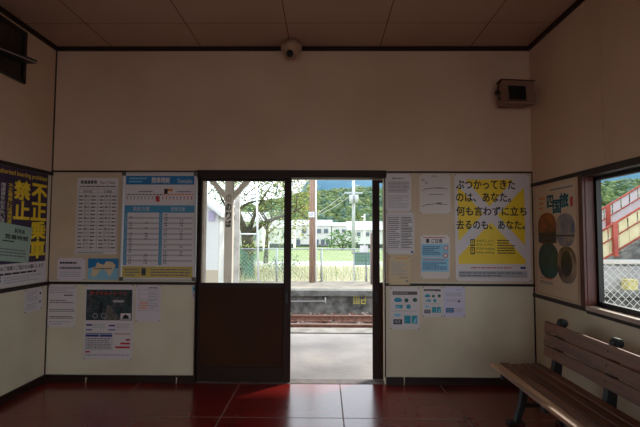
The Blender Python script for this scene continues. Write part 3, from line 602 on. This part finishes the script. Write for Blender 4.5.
draw(q, frY, .002, [('r', 0, .0, .48, .14, yel), ('r', 0, .86, .48, 1, yel), ('r', 0, 0, .09, 1, yel), ('r', .39, 0, .48, 1, yel), ('r', .2, .0, .28, 1, yel), ('r', .6, .0, 1, .14, yel), ('r', .6, .86, .7, 1, yel), ('r', .6, .4, 1, .55, yel), ('r', .9, .0, 1, 1, yel), ('r', .6, .0, .7, .5, yel)])
o = q.build('painted_mark', origin=(x, 11.99, z)); tag(o, 'faded yellow painted mark on the far platform wall', 'marking')

# canopy over the near platform
soff = mat('canopy_wood', (196, 184, 170), (176, 162, 146), .7, 2, stretch=(1, 6, 1))
ALB = 1.0
pw = mat('cream_post_paint', (206, 194, 186), (190, 178, 168), .6, 4)
q = MB(); q.box((-10, D+T, 2.62), (3.9, 6.9, 2.68), soff); tag(q.build('canopy_roof'), 'boarded platform canopy roof above the door', 'canopy', kind='structure')  # right end cut where sun can still reach the side window
q = MB(); q.box((-10, 6.30, 2.335), (3.9, 6.46, 2.50), pw); q.box((-10, 6.86, 2.425), (3.9, 6.90, 2.63), pw)  # second box: fascia added at the front edge to keep sun off the floor
for x in (-8, -5, -2, 1, 3.8): q.box((x-.05, D+T, 2.50), (x+.05, 6.85, 2.62), pw)
tag(q.build('canopy_beam'), 'cream painted beam under the canopy roof with an added sun-blocking fascia', 'beam', kind='structure')
ps = empty('canopy_post', (-1.46, 6.38, 0), 'cream wooden canopy post lettered in black, seen through the door glass', 'post', 'posts of the platform canopy')
q = MB(); q.box((-1.488, 6.32, -.004), (-1.368, 6.44, 2.335), pw); q.build('shaft', ps, bevel=.006)
for s in (-1, 1):
    q = MB(); q.prism([(-1.428+s*.06, 6.345, 2.02), (-1.428+s*.06, 6.345, 2.13), (-1.428+s*.24, 6.345, 2.335), (-1.428+s*.34, 6.345, 2.335)], (0, .07, 0), pw); q.build('brace', ps)
q = MB(); zt = on(1, 6.32, 229, 197)[2]
for ch, py0, py1 in (('①', 194.5, 201.5), ('の', 204, 210.5), ('り', 212, 219), ('ば', 220.5, 227)):
    za = on(1, 6.315, 229, py1)[2]; zb = on(1, 6.315, 229, py0)[2]; v, f = text_geo(ch)
    for kk, (ox, oz) in enumerate(((-.003, -.003), (.003, -.003), (-.003, .003), (.003, .003))):
        q.add([Vector((-1.466+.076*a+ox, 6.3155-kk*.0002, za+(zb-za)*b+oz)) for a, b in v], f, mat('brown_ink_post', (130, 108, 98), None, .6) if ch == '①' else black_ink)
q.build('lettering', ps)
x = on(1, 4.72, 201.5, 240)[0]
q = MB(); q.box((-1.42, 4.66, -.004), (-1.318, 4.76, 2.50), mat('pale_pink_post', (206, 190, 182), None, .6)); tag(q.build('wall_post', origin=(-1.33, 4.7, 0), bevel=.004), 'pale post standing against the outer wall at the left edge of the door glass', 'post')

# frame on the far platform
wp = mat('white_pipe', (232, 234, 238), None, .4)
pf = empty('pipe_frame', (-2.35, 13.4, -.03), 'pale post and thin white pole joined by two bars on the far platform', 'frame')
xa = on(1, 13.4, 237, 240)[0]; q = MB(); q.box((xa-.075, 13.34, -.03), (xa+.075, 13.46, on(1, 13.4, 237, 192)[2]), mat('weathered_post', (186, 178, 172), (160, 150, 144), .7, 3)); q.build('post', pf)
xb = on(1, 13.4, 255, 190)[0]; xc = on(1, 13.4, 258.5, 283)[0]; q = MB(); q.tube([(xc, 13.4, -.03), (xb, 13.4, 4.6)], .032, wp, 8); q.build('pole', pf)
for py in (196.5, 234): zz = on(1, 13.4, 247, py)[2]; q = MB(); q.tube([(xa, 13.4, zz), (xb+.05, 13.4, zz)], .025, wp, 8); q.build('bar', pf)

ALB = .85
# chain-link fences
def chain(name, label, P0, P1, zb, zt, sp, r, m, post_sp, pr, group=None, toprail=.02, mrail=None, n=3):
    P0, P1 = Vector(P0), Vector(P1); Lh = (P1-P0).length; u = (P1-P0)/Lh; hh = zt-zb
    o = empty(name, ((P0.x+P1.x)/2, P0.y, zb), label, 'fence', group)
    q = MB()
    k = -hh
    while k < Lh:
        for s in (0, 1):
            a, b = k, k+hh; za, zb_ = (zb, zt) if s == 0 else (zt, zb)
            t0 = max(0, -a)/hh; t1 = min(1, (Lh-a)/hh)
            if t1 > t0:
                A = P0+u*(a+hh*t0); B = P0+u*(a+hh*t1); q.tube([(A.x, A.y, za+(zb_-za)*t0), (B.x, B.y, za+(zb_-za)*t1)], r, m, n, False)
        k += sp
    q.build('wire_mesh', o)
    x = 0
    while x <= Lh+.01: A = P0+u*x; q = MB(); q.tube([(A.x, A.y, zb-.02), (A.x, A.y, zt+.03)], pr, m if not mrail else mrail, 8); q.build('fence_post', o); x += post_sp
    q = MB(); q.tube([(P0.x, P0.y, zt), (P1.x, P1.y, zt)], toprail, m if not mrail else mrail, 8); q.build('top_rail', o)
    return o
galv = mat('galvanised', (176, 182, 188), None, .5, metal=.3)
ch0 = chain('chain_fence', 'low galvanised chain-link fence along the back of the far platform', (-9.1, 14.35, 0), (5.9, 14.35, 0), -.03, 1.05, .13, .006, galv, 1.5, .03)
whitew = mat('white_wire', (222, 222, 222), None, .45)
chain('chain_fence', 'white chain-link fence right outside the side window', (2.52, 4.42, 0), (6.42, 4.42, 0), .02, 1.235, .077, .003, whitew, 1.9, .028, None, .024, wp, 4)

# wooden pole with a plate
up = empty('wooden_pole', (-.42, 14.1, 0), 'brown wooden pole with a small white plate, seen through the open doorway', 'pole')
wm = wood('old_pole_wood', (172, 142, 122), (126, 100, 84), 2, .8, 2.0)
q = MB(); q.tube([(-.40, 14.1, -.03), (-.425, 14.1, 5.2)], [.105, .085], wm, 14); q.build('shaft', up)
q = MB(); q.box((-.53, 13.985, 2.10), (-.33, 13.998, 2.28), white); pl = q.build('plate', up); q = MB()
v, f = text_geo('17', .02); q.add([Vector((-.49+.11*a, 13.984, 2.15+.08*b)) for a, b in v], f, grey_ink); q.build('plate_mark', pl)
q = MB(); q.tube([(-.285, 14.1, -.03), (-.30, 14.1, 5.0)], .028, wp, 8); q.build('conduit', up)
# slim dark post with sign board
a = on(1, 13.6, 371.5, 233); q = MB(); xk = a[0]
bp = empty('sign_post', (xk, 13.6, -.03), 'thin brown post with white board behind it at the right of the doorway view', 'post')
q.tube([(xk, 13.6, -.03), (xk, 13.6, a[2])], .035, mat('brown_post', (110, 84, 72), None, .6), 8); q.build('post', bp)
q = MB(); b0 = on(1, 13.7, 360, 252); b1 = on(1, 13.7, 368, 245.5); q.box((b0[0], 13.7, b0[2]), (b1[0], 13.72, b1[2]), white); q.box((b1[0], 13.62, (b0[2]+b1[2])/2-.015), (xk, 13.72, (b0[2]+b1[2])/2+.015), galv); q.build('board', bp)
b0 = on(1, 14.0, 354, 265); b1 = on(1, 14.0, 370.5, 252.5); q = MB(); netm = mat('dark_green_net', (74, 120, 112), None, .8)
x = b0[0]
q2 = MB()
while x < b1[0]: q2.box((x, 14.0, b0[2]), (x+.028, 14.01, b1[2]), netm); x += .045
z = b0[2]
while z < b1[2]: q2.box((b0[0], 14.01, z), (b1[0], 14.018, z+.028), netm); z += .045
q2.box((b0[0], 13.99, b1[2]-.02), (b1[0], 14.02, b1[2]+.01), galv); q2.box((b0[0]-.02, 13.99, -.03), (b0[0]+.02, 14.02, b1[2]), galv); q2.box((b1[0]-.02, 13.99, -.03), (b1[0]+.02, 14.02, b1[2]), galv)
tag(q2.build('net_screen', origin=(b0[0], 14.0, -.03)), 'dark green net panel on the fence at the right of the doorway view', 'net')

# grass verge, tufts, path, field
def terr(name, x0, x1, y0, y1, z0, z1, m, label, nx=30, ny=10, amp=.03):
    q = MB(); v = []
    for j in range(ny+1):
        for i in range(nx+1):
            x = x0+(x1-x0)*i/nx; y = y0+(y1-y0)*j/ny; v.append((x, y, z0+(z1-z0)*j/ny+amp*noise.noise((x*.7, y*.7, 1))))
    q.add(v, [(j*(nx+1)+i, j*(nx+1)+i+1, (j+1)*(nx+1)+i+1, (j+1)*(nx+1)+i) for j in range(ny) for i in range(nx)], m); return tag(q.build(name), label, name.split('_')[-1], kind='structure')
terr('grass_verge', -30, 50, 14.5, 22, -.04, -.04, drygrass, 'dry grass verge behind the far platform', 60, 12, .04)
terr('field_path', -60, 90, 22, 26, -.04, -.05, pathm, 'pale path crossing behind the verge', 4, 2, 0)
terr('rice_field', -90, 140, 26, 88, -.05, -.9, greeng, 'bright green rice field', 20, 20, .05)
terr('far_ground', -400, 600, 88, 700, -.9, -1.2, mat('far_ground', (120, 140, 90), None, .9), 'ground beyond the field', 2, 2, 0)
q = MB(); gm = [mat('grass_straw', (214, 206, 168), None, .9), mat('grass_green', (150, 168, 96), None, .9), mat('grass_pale', (206, 208, 160), None, .9)]
for k in range(4200):
    x = random.uniform(-7, 8); y = random.uniform(14.45, 19.5); hh = random.uniform(.15, .5)*(1.2 if random.random() < .12 else .6); dx = random.uniform(-.12, .12); w_ = random.uniform(.006, .014)
    q.add([(x-w_, y, -.05), (x+w_, y, -.05), (x+dx*.4+w_*.7, y+.01, hh*.6), (x+dx, y+.02, hh), (x+dx*.4-w_*.7, y+.01, hh*.6)], [(0, 1, 2, 3, 4)], random.choice(gm))
tag(q.build('grass_blades'), 'tall dry grass growing along the fence', 'grass', kind='stuff')

# trees
def leaves(q, c, rad, n, mats, size, rnd, hollow=.4):
    for k in range(n):
        while True:
            d = Vector((rnd.uniform(-1, 1), rnd.uniform(-1, 1), rnd.uniform(-1, 1)))
            if hollow < d.length < 1 : break
        p = Vector(c)+Vector((d.x*rad[0], d.y*rad[1], d.z*rad[2]))
        if noise.noise(p*1.3) < -.12: continue
        s = size*rnd.uniform(.6, 1.3); M = Matrix.Rotation(rnd.random()*6.28, 3, 'Z') @ Matrix.Rotation(rnd.uniform(-1.2, 1.2), 3, 'X') @ Matrix.Rotation(rnd.random()*6.28, 3, 'Z')
        q.add([p+M @ Vector(a) for a in ((-s*.45, 0, 0), (0, -s, 0), (s*.45, 0, 0), (0, s, 0))], [(0, 1, 2, 3)], rnd.choice(mats))
ALB = .85
lf = [mat('leaf_olive', (134, 152, 70), None, .7), mat('leaf_green', (110, 140, 72), None, .7), mat('leaf_yellow', (190, 182, 86), None, .7), mat('leaf_pale', (168, 178, 110), None, .7)]
ALB = .6
bark = mat('bark', (112, 106, 84), (78, 74, 60), .9, 6, bump=.5)
rnd = random.Random(3); TY = 16.0
tree = empty('leaning_tree', (-2.95, TY, -.03), 'large forked tree with ivy covered trunk behind the far platform', 'tree')
def tp(px, py, dy=0): p = on(1, TY+dy, px, py); return Vector(p)
q = MB()
q.tube([tp(247, 288), tp(247, 265), tp(248, 248), tp(247, 234)], [.32, .25, .23, .22], bark, 12)
q.tube([tp(247, 236), tp(241, 222), tp(237, 208, .3), tp(239, 194, .5), tp(246, 178, .6)], [.17, .12, .09, .06, .03], bark, 8)
q.tube([tp(243, 226), tp(231, 214, -.3), tp(222, 200, -.4), tp(216, 184, -.6)], [.10, .06, .04, .02], bark, 8)
q.tube([tp(248, 236), tp(262, 224, -.2), tp(276, 218, -.4), tp(290, 214, -.4), tp(304, 206, -.5)], [.15, .085, .065, .05, .02], bark, 8)
q.tube([tp(248, 234), tp(255, 214, .3), tp(263, 198, .6), tp(272, 184, .8)], [.11, .06, .045, .02], bark, 8)
q.tube([tp(237, 210, .3), tp(248, 203, .2), tp(262, 200, 0), tp(280, 203, 0)], [.06, .04, .03, .015], bark, 8)
for k in range(60):
    rb = random.Random(k); px = rb.uniform(212, 300); py = rb.uniform(178, 212); a0 = tp(px, py, rb.uniform(-.6, .8)); dd = Vector((rb.uniform(-.5, .5), rb.uniform(-.2, .2), rb.uniform(-.1, .5)))
    q.tube([a0-dd, a0+Vector((0, 0, .06)), a0+dd*.8], [.022, .014, .006], bark, 5)
q.build('trunk', tree)
q = MB()
for px, py, rx, rz, n in ((215, 184, 1.0, .7, 900), (240, 172, 1.3, .9, 1100), (268, 176, 1.3, .7, 1100), (292, 194, .9, .8, 900), (302, 208, .7, .9, 900), (300, 190, .8, .6, 600), (222, 222, .6, .9, 500), (278, 205, .9, .6, 500), (255, 196, 1.3, .6, 500), (284, 232, .8, .5, 350), (302, 228, .4, .5, 200)):
    leaves(q, tp(px, py), (rx, 1.2, rz), n, lf, .062, rnd, .0)
q.build('foliage', tree)
q = MB(); ALB = .95
iv = [mat('ivy_green', (104, 140, 62), None, .7), mat('ivy_light', (150, 172, 90), None, .7), mat('ivy_pale', (176, 186, 120), None, .7)]
for px, py, rx, rz, n in ((246, 232, .50, .42, 900), (247, 246, .38, .4, 600), (247, 262, .42, .5, 800), (248, 280, .55, .25, 400), (260, 224, .45, .14, 260)): leaves(q, tp(px, py, -.1), (rx, .42, rz), n, iv, .055, rnd, .5)
q.build('ivy', tree)
# green net draped at the trunk
q = MB(); nm = mat('green_net', (70, 150, 120), None, .8)
def band(A, B, C, Dp, n, m=7):
    A, B, C, Dp = [Vector(a) for a in (A, B, C, Dp)]
    for i in range(n+1): t = i/n; q.tube([A.lerp(B, t), Dp.lerp(C, t)], .007, nm, 3, False)
    for i in range(m+1): t = i/m; q.tube([A.lerp(Dp, t), B.lerp(C, t)], .007, nm, 3, False)
Yn = 15.2
def np_(px, py): return Vector(on(1, Yn, px, py))
band(np_(238, 249), np_(246, 252), np_(257, 284), np_(244, 280), 9, 16)
band(np_(259, 250), np_(252, 256), np_(241, 284), np_(250, 284), 7, 15)
tag(q.build('net_drape', origin=np_(248, 284)), 'green garden net hung in a V in front of the ivy trunk', 'net')
def shrub(name, label, c, rad, n, size, mats, group=None):
    q = MB(); rr = random.Random(int(c[0]*10+99)); leaves(q, (c[0], c[1], c[2]+rad[2]), rad, n, mats, size, rr, .2)
    o = empty(name, c, label, 'shrub', group); q.build('foliage', o); q = MB()
    for k in range(4): q.tube([(c[0]+.02*k, c[1], c[2]-.05), (c[0]+rad[0]*.5*math.cos(k*1.6), c[1]+rad[1]*.4*math.sin(k*1.6), c[2]+rad[2]*1.3)], [size*.35, size*.12], bark, 5)
    q.build('stems', o)
shg = [mat('shrub_green', (96, 132, 66), None, .7), mat('shrub_pale', (150, 172, 110), None, .7)]
GB = 'shrubs beyond the far platform fence'
shrub('garden_shrub', 'round green shrub standing in the field in front of the white house', (2.6, 62, -.55), (2.6, 1.5, 1.5), 700, .26, [mat('shrub_deep', (70, 120, 50), None, .7), shg[0]], GB)
shrub('garden_shrub', 'pale shrub behind the fence left of the ivy trunk', (-3.9, 17.4, -.05), (.6, .5, .9), 420, .07, shg, GB)
shrub('garden_shrub', 'low pale shrub behind the fence just right of the ivy trunk', (-1.75, 17.6, -.05), (.8, .5, .5), 360, .07, shg, GB)

GT = 'pale trees in the background'
def small_tree(label, c, rad, zc, n, size):
    o = empty('garden_tree', c, label, 'tree', GT); rr = random.Random(int(c[0]*7+50)); q = MB(); leaves(q, (c[0], c[1], zc), rad, n, shg+[lf[3], lf[2]], size, rr, .05); q.build('foliage', o)
    q = MB(); q.tube([(c[0], c[1], c[2]-.05), (c[0]+.1, c[1], zc)], [.14, .06], bark, 8); 
    for k in range(6): q.tube([(c[0]+.08, c[1], zc-.6+k*.15), (c[0]+rad[0]*.7*math.cos(k*2.1), c[1]+.4*math.sin(k), zc+rad[2]*(.1+.12*k))], [.05, .015], bark, 5)
    q.build('trunk', o)
small_tree('pale leafy tree beyond the fence between the hut and the lettered post', (-6.3, 23.5, -.05), (1.7, 1.0, 2.4), 2.9, 1500, .09)
small_tree('pale leafy tree beyond the fence right of the ivy trunk', (-3.3, 24, -.05), (1.5, 1.0, 1.7), 2.2, 900, .09)
# houses
ALB = .74
hw = mat('house_white', (236, 234, 232), (222, 218, 214), .8, .2); hroof = mat('house_roof', (206, 208, 212), (186, 186, 190), .6, 1); hwin = mat('house_window', (96, 108, 124), None, .3); hfr = mat('house_window_frame', (200, 200, 200), None, .5)
def house(label, x0, x1, y, zb, zt, depth, rise, wins, over=.35, group='pale houses beyond the field', band_=True):
    o = empty('house', ((x0+x1)/2, y, zb), label, 'house', group)
    q = MB(); q.box((x0, y, zb), (x1, y+depth, zt), hw); q.build('wall', o)
    q = MB(); ym = y+depth/2; q.prism([(x0-over, y-over, zt), (x0-over, y+depth+over, zt), (x0-over, ym, zt+rise)], (x1-x0+2*over, 0, 0), hroof); q.build('roof', o)
    if band_: q = MB(); q.box((x0-.1, y-.05, zb), (x1+.1, y, zb+.9), mat('hedge_dark', (84, 92, 84), (60, 74, 58), .9, 2)); q.build('plinth', o)
    for wx, wz, ww, wh in wins:
        q = MB(); q.box((wx-.1, y-.10, wz-.1), (wx+ww+.1, y-.02, wz+wh+.1), hfr); f = q.build('window', o); q = MB(); q.box((wx, y-.14, wz), (wx+ww, y-.09, wz+wh), hwin); q.build('pane', f)
def wrow(y, pxs, py0, py1, wpx):
    out = []
    for p in pxs: a = on(1, y, p, py1); b = on(1, y, p+wpx, py0); out.append((a[0], a[2], b[0]-a[0], b[2]-a[2]))
    return out
def zz(y, py): return on(1, y, 320, py)[2]
def xx(y, px): return on(1, y, px, 237)[0]
Y = 95
house('long white two storey house seen behind the wooden pole', xx(Y, 296), xx(Y, 331), Y, zz(Y, 248.5), zz(Y, 225.5), 8, 1.4, wrow(Y, (302, 317, 324), 229, 233, 4)+wrow(Y, (296.5, 315, 321, 326), 239.5, 245, 3.6))
Y = 90
Y = 106
house('lower white house with small dark window right of the pole', xx(Y, 332.5), xx(Y, 348), Y, zz(Y, 248.5), zz(Y, 226), 7, 1.0, wrow(Y, (336, 342), 229.5, 232.5, 3))
Y = 84
house('broad white house with pale sloped roof at the right of the doorway view', xx(Y, 349), xx(Y, 392), Y, zz(Y, 248.5), zz(Y, 230), 9, 1.9, wrow(Y, (352, 357, 366), 232.5, 236, 3.2)+wrow(Y, (372,), 232, 236, 5))
Y = 82
house('grey white house at the left edge of the open doorway', xx(Y, 262), xx(Y, 293), Y, zz(Y, 248.5), zz(Y, 228), 8, 1.6, wrow(Y, (266, 283), 233, 238, 4))
Y = 52
house('pale house hidden behind the forked tree', xx(Y, 228), xx(Y, 262), Y, zz(Y, 254), zz(Y, 222), 7, 1.4, wrow(Y, (253,), 232, 240, 4), group=None)
# utility pole
Y = 42; xq = xx(Y, 353.5); g = -.25
cp = empty('concrete_utility_pole', (xq, Y, g), 'tall pale concrete utility pole with transformer, seen through the open doorway', 'utility pole')
cm = mat('pole_concrete', (200, 202, 204), None, .7)
q = MB(); q.tube([(xq, Y, g), (xq, Y, 8.6)], [.19, .13], cm, 12); q.build('shaft', cp)
q = MB(); zt = zz(Y, 199); q.tube([(xq-.24, Y-.3, zt-.5), (xq-.24, Y-.3, zt+.4)], .2, cm, 12); q.tube([(xq+.26, Y-.3, zt-.4), (xq+.26, Y-.3, zt+.4)], .2, cm, 12); q.build('transformer', cp)
q = MB(); q.box((xq-.9, Y-.1, zz(Y, 193.5)), (xq+.9, Y+.1, zz(Y, 192)), galv); q.box((xq-.1, Y-.1, zz(Y, 186)), (xq+.6, Y+.05, zz(Y, 185)), galv); q.build('crossarm', cp)
cab = mat('cable_grey', (150, 160, 162), None, .6)
for A, B, lb in (((xq-.8, Y, zz(Y, 193)), (xx(30, 285), 30, zz(30, 229)), 'power line running down left from the pale utility pole'), ((xq-.5, Y, zz(Y, 197)), (xx(34, 300), 34, zz(34, 221)), 'lower power line running left from the pale utility pole')):
    A, B = Vector(A), Vector(B); q = MB(); q.tube([A.lerp(B, t/10)-Vector((0, 0, .6*math.sin(math.pi*t/10)*.5)) for t in range(11)], .022, cab, 5); tag(q.build('power_line', origin=A), lb, 'cable', 'power lines from the utility pole')
q = MB(); xs, zs = xx(70, 364.5), zz(70, 230); q.tube([(xs, 70, -.7), (xs, 70, zz(70, 214))], .11, wp, 8); q.box((xs-.5, 69.9, zz(70, 217)), (xs+.1, 70.1, zz(70, 216)), wp); tag(q.build('street_lamp', origin=(xs, 70, -.7)), 'small white lamp mast in front of the wooded hill', 'lamp')

# gabled white hut on the far platform
hy = 12.9; hb = empty('platform_hut', (-4.9, hy, -.03), 'small white gabled hut on the far platform at the left edge of the door glass', 'building')
xr = on(1, hy, 218.2, 230)[0]; ze = on(1, hy, 218, 214)[2]; xl = xr-3.2; xm = (xl+xr)/2; zr = ze+(xr-xm)*.80
q = MB(); q.prism([(xl, hy, -.03), (xl, hy, ze), (xm, hy, zr), (xr, hy, ze), (xr, hy, -.03)][::-1], (0, 1.35, 0), hw); q.build('wall', hb)
q = MB()
for s, xe in ((-1, xl), (1, xr)):
    q.prism([(xm, hy-.25, zr+.02), (xe+s*.15, hy-.25, ze-.10), (xe+s*.15, hy-.25, ze+.02), (xm, hy-.25, zr+.15)], (0, 1.75, 0), white)
q.build('roof', hb)
q = MB(); q.box((on(1, hy, 208.5, 230)[0], hy-.03, on(1, hy, 208, 221)[2]), (xr-.10, hy-.005, on(1, hy, 208, 207)[2]-.12), mat('lavender_panel', (186, 176, 206), None, .6)); q.build('vent_panel', hb)
q = MB(); q.box((xl-.02, hy-.03, -.03), (xr+.02, hy, on(1, hy, 212, 270)[2]), mat('beige_plinth', (206, 190, 168), None, .8)); q.build('plinth', hb)

# footbridge stair
ALB = .7
red = mat('red_paint', (196, 84, 66), (168, 66, 52), .55, 3); crp = mat('cream_panel', (240, 226, 182), (226, 208, 160), .7, 3); crw = mat('pinkish_panel', (226, 214, 222), None, .7)
def zl(x): return 1.69+(x-8.381)*.602      # near parapet hand rail height
fbz = empty('footbridge_stair', (10, 14, 0), 'red railed footbridge stair with cream panels beyond the side window', 'stairs')
Xa, Xb = 7.4, 15.5
for yy, pm in ((13.0, crp), (15.0, crw)):
    hgt_ = .86
    q = MB(); x = Xa
    while x < Xb:
        x2 = min(x+.30, Xb); q.prism([(x, yy, zl(x)-hgt_), (x2-.02, yy, zl(x2-.02)-hgt_), (x2-.02, yy, zl(x2-.02)-.42), (x, yy, zl(x)-.42)], (0, .03, 0), pm)
        q.prism([(x, yy, zl(x)-.40), (x2-.06, yy, zl(x2-.06)-.40), (x2-.06, yy, zl(x2-.06)-.05), (x, yy, zl(x)-.05)], (0, .03, 0), pm); x = x2
    q.build('panel', fbz)
    for dz, r_ in ((0, .033), (-.40, .02), (-hgt_, .028)):
        q = MB(); q.tube([(Xa, yy-.03, zl(Xa)+dz), (Xb, yy-.03, zl(Xb)+dz)], r_, red, 8); q.build('hand_rail' if dz == 0 else 'rail', fbz)
    for x in (8.72, 10.0, 11.3, 12.6, 13.9, 15.2) if yy < 14 else (7.9, 9.85, 11.15, 12.45, 13.75, 15.05):
        q = MB(); q.box((x-.062, yy-.12, zl(x)-hgt_-.12), (x+.062, yy-.02, zl(x)+.05 if yy < 14 else zl(x)+.02), red); q.build('post', fbz)
q = MB(); n = 30
for k in range(n): x = Xa+(Xb-Xa)*k/n; z = zl(x)-.95; q.box((x, 13.05, z-.1), (x+(Xb-Xa)/n+.02, 14.98, z), cope)
q.build('treads', fbz)
q = MB(); q.prism([(Xa, 12.95, -.03), (Xb, 12.95, -.03), (Xb, 12.95, zl(Xb)-1.12), (Xa, 12.95, max(zl(Xa)-1.0, 0.0))][::-1], (0, 2.1, 0), wallc); q.build('abutment', fbz)
q = MB(); q.box((7.5, 12.66, -.03), (12.5, 12.95, .62), conc); q.build('plinth', fbz)
q = MB(); q.box((8.62, 12.3, -.02), (8.90, 12.6, .25), mat('pale_yellow_box', (226, 208, 130), None, .6)); q.box((8.60, 12.28, .25), (8.92, 12.62, .28), mat('pale_yellow_box', (226, 208, 130), None, .6)); tag(q.build('storage_bin', origin=(8.75, 12.45, -.02), bevel=.02), 'pale yellow bin standing at the foot of the footbridge stair', 'bin')

# eave outside the side window
q = MB(); q.box((XR+T, YB-1, 2.12), (XR+T+.62, D+T-.02, 2.17), soff); tag(q.build('side_eave'), 'pale soffit of the eave above the side window', 'eave', kind='structure')
q = MB(); q.box((XL-T-.5, YB-.6, HC+.12), (XR+T+.6, D+T+.3, HC+.2), mat('roof_tin', (120, 110, 104), None, .6)); tag(q.build('station_roof'), 'station roof', 'roof', kind='structure')
q = MB(); q.box((XL-T, D+T+.001, 2.70), (XR+T, D+T+.02, HC+.1), hw); tag(q.build('outer_cladding'), 'outer wall cladding above the canopy', 'wall', kind='structure')

# hills
ALB = .42
fm = [mat('forest_dark', (66, 98, 62), (110, 140, 80), .9, .8, lo=.4, hi=.62), mat('forest_mid', (92, 126, 76), (140, 160, 90), .9, .8), mat('forest_yellow', (140, 156, 84), (100, 130, 70), .9, .8), mat('forest_blue', (80, 118, 96), (120, 150, 116), .9, .8)]
farm_ = mat('far_mountain', (84, 140, 170), (104, 162, 190), .95, .03, lo=.35, hi=.65)  # distance haze is put into the blue colour
def hz(x):   # ridge height of the wooded hill
    return 17.8+2.5*noise.noise((x*.03, 0, 0))-max(0, (-x-10)*.25)+min(6, max(0, x-50)*.06)
q = MB(); v = []; nx, ny = 90, 12
for j in range(ny+1):
    for i in range(nx+1):
        x = -80+300*i/nx; t = j/ny; v.append((x, 125+40*t, -1.2+(max(hz(x), 1)-1)*math.sin(t*math.pi/2)))
q.add(v, [(j*(nx+1)+i, j*(nx+1)+i+1, (j+1)*(nx+1)+i+1, (j+1)*(nx+1)+i) for j in range(ny) for i in range(nx)], fm[0], True)
tag(q.build('wooded_hill'), 'slope of the wooded hill behind the houses', 'hill', kind='structure')
q = MB(); rnd = random.Random(11)
ico = [(0, 0, 1)]+[(math.cos(a)*math.cos(e), math.sin(a)*math.cos(e), math.sin(e)) for e, o_ in ((.75, 0), (.1, .45), (-.5, 0)) for a in [o_+k*math.pi/4 for k in range(8)]]
icf = [(0, 1+k, 1+(k+1) % 8) for k in range(8)]+[(1+k, 9+k, 9+(k+1) % 8, 1+(k+1) % 8) for k in range(8)]+[(9+k, 17+k, 17+(k+1) % 8, 9+(k+1) % 8) for k in range(8)]
for k in range(3400):
    x = rnd.uniform(-55, 150) if k % 2 else rnd.uniform(-20, 30); t = rnd.random()**.8; y = 124+40*t; hmax = max(hz(x), 1)
    z = -1.2+(hmax-1)*math.sin(t*math.pi/2); r_ = rnd.uniform(.9, 1.9)
    P = [Vector((x+a*r_*rnd.uniform(.75, 1.2), y+b*r_*rnd.uniform(.75, 1.2), z+r_*.7+c*r_*rnd.uniform(1.0, 1.5))) for a, b, c in ico]
    q.add(P, icf, rnd.choice(fm))
tag(q.build('forest'), 'dense mixed green forest covering the hill', 'forest', kind='stuff')
q = MB(); v = []
for j in range(9):
    for i in range(121):
        x = -500+1500*i/120; t = j/8; hh = 92+max(0, min(x-120, 200))*.16+10*noise.noise((x*.006, 3, 0))+5*noise.noise((x*.03, 5, 0)); hh *= 1/(1+math.exp(-(x+40)/10.0)); hh = max(hh, 2)
        v.append((x, 420+160*t, -1.2+hh*math.sin(t*math.pi/2)+2*noise.noise((x*.05, t*9, 2))*t))
q.add(v, [(j*121+i, j*121+i+1, (j+1)*121+i+1, (j+1)*121+i) for j in range(8) for i in range(120)], farm_, True)
tag(q.build('far_mountain'), 'mountain behind the wooded hill, tinted blue green for distance haze', 'mountain', kind='structure')
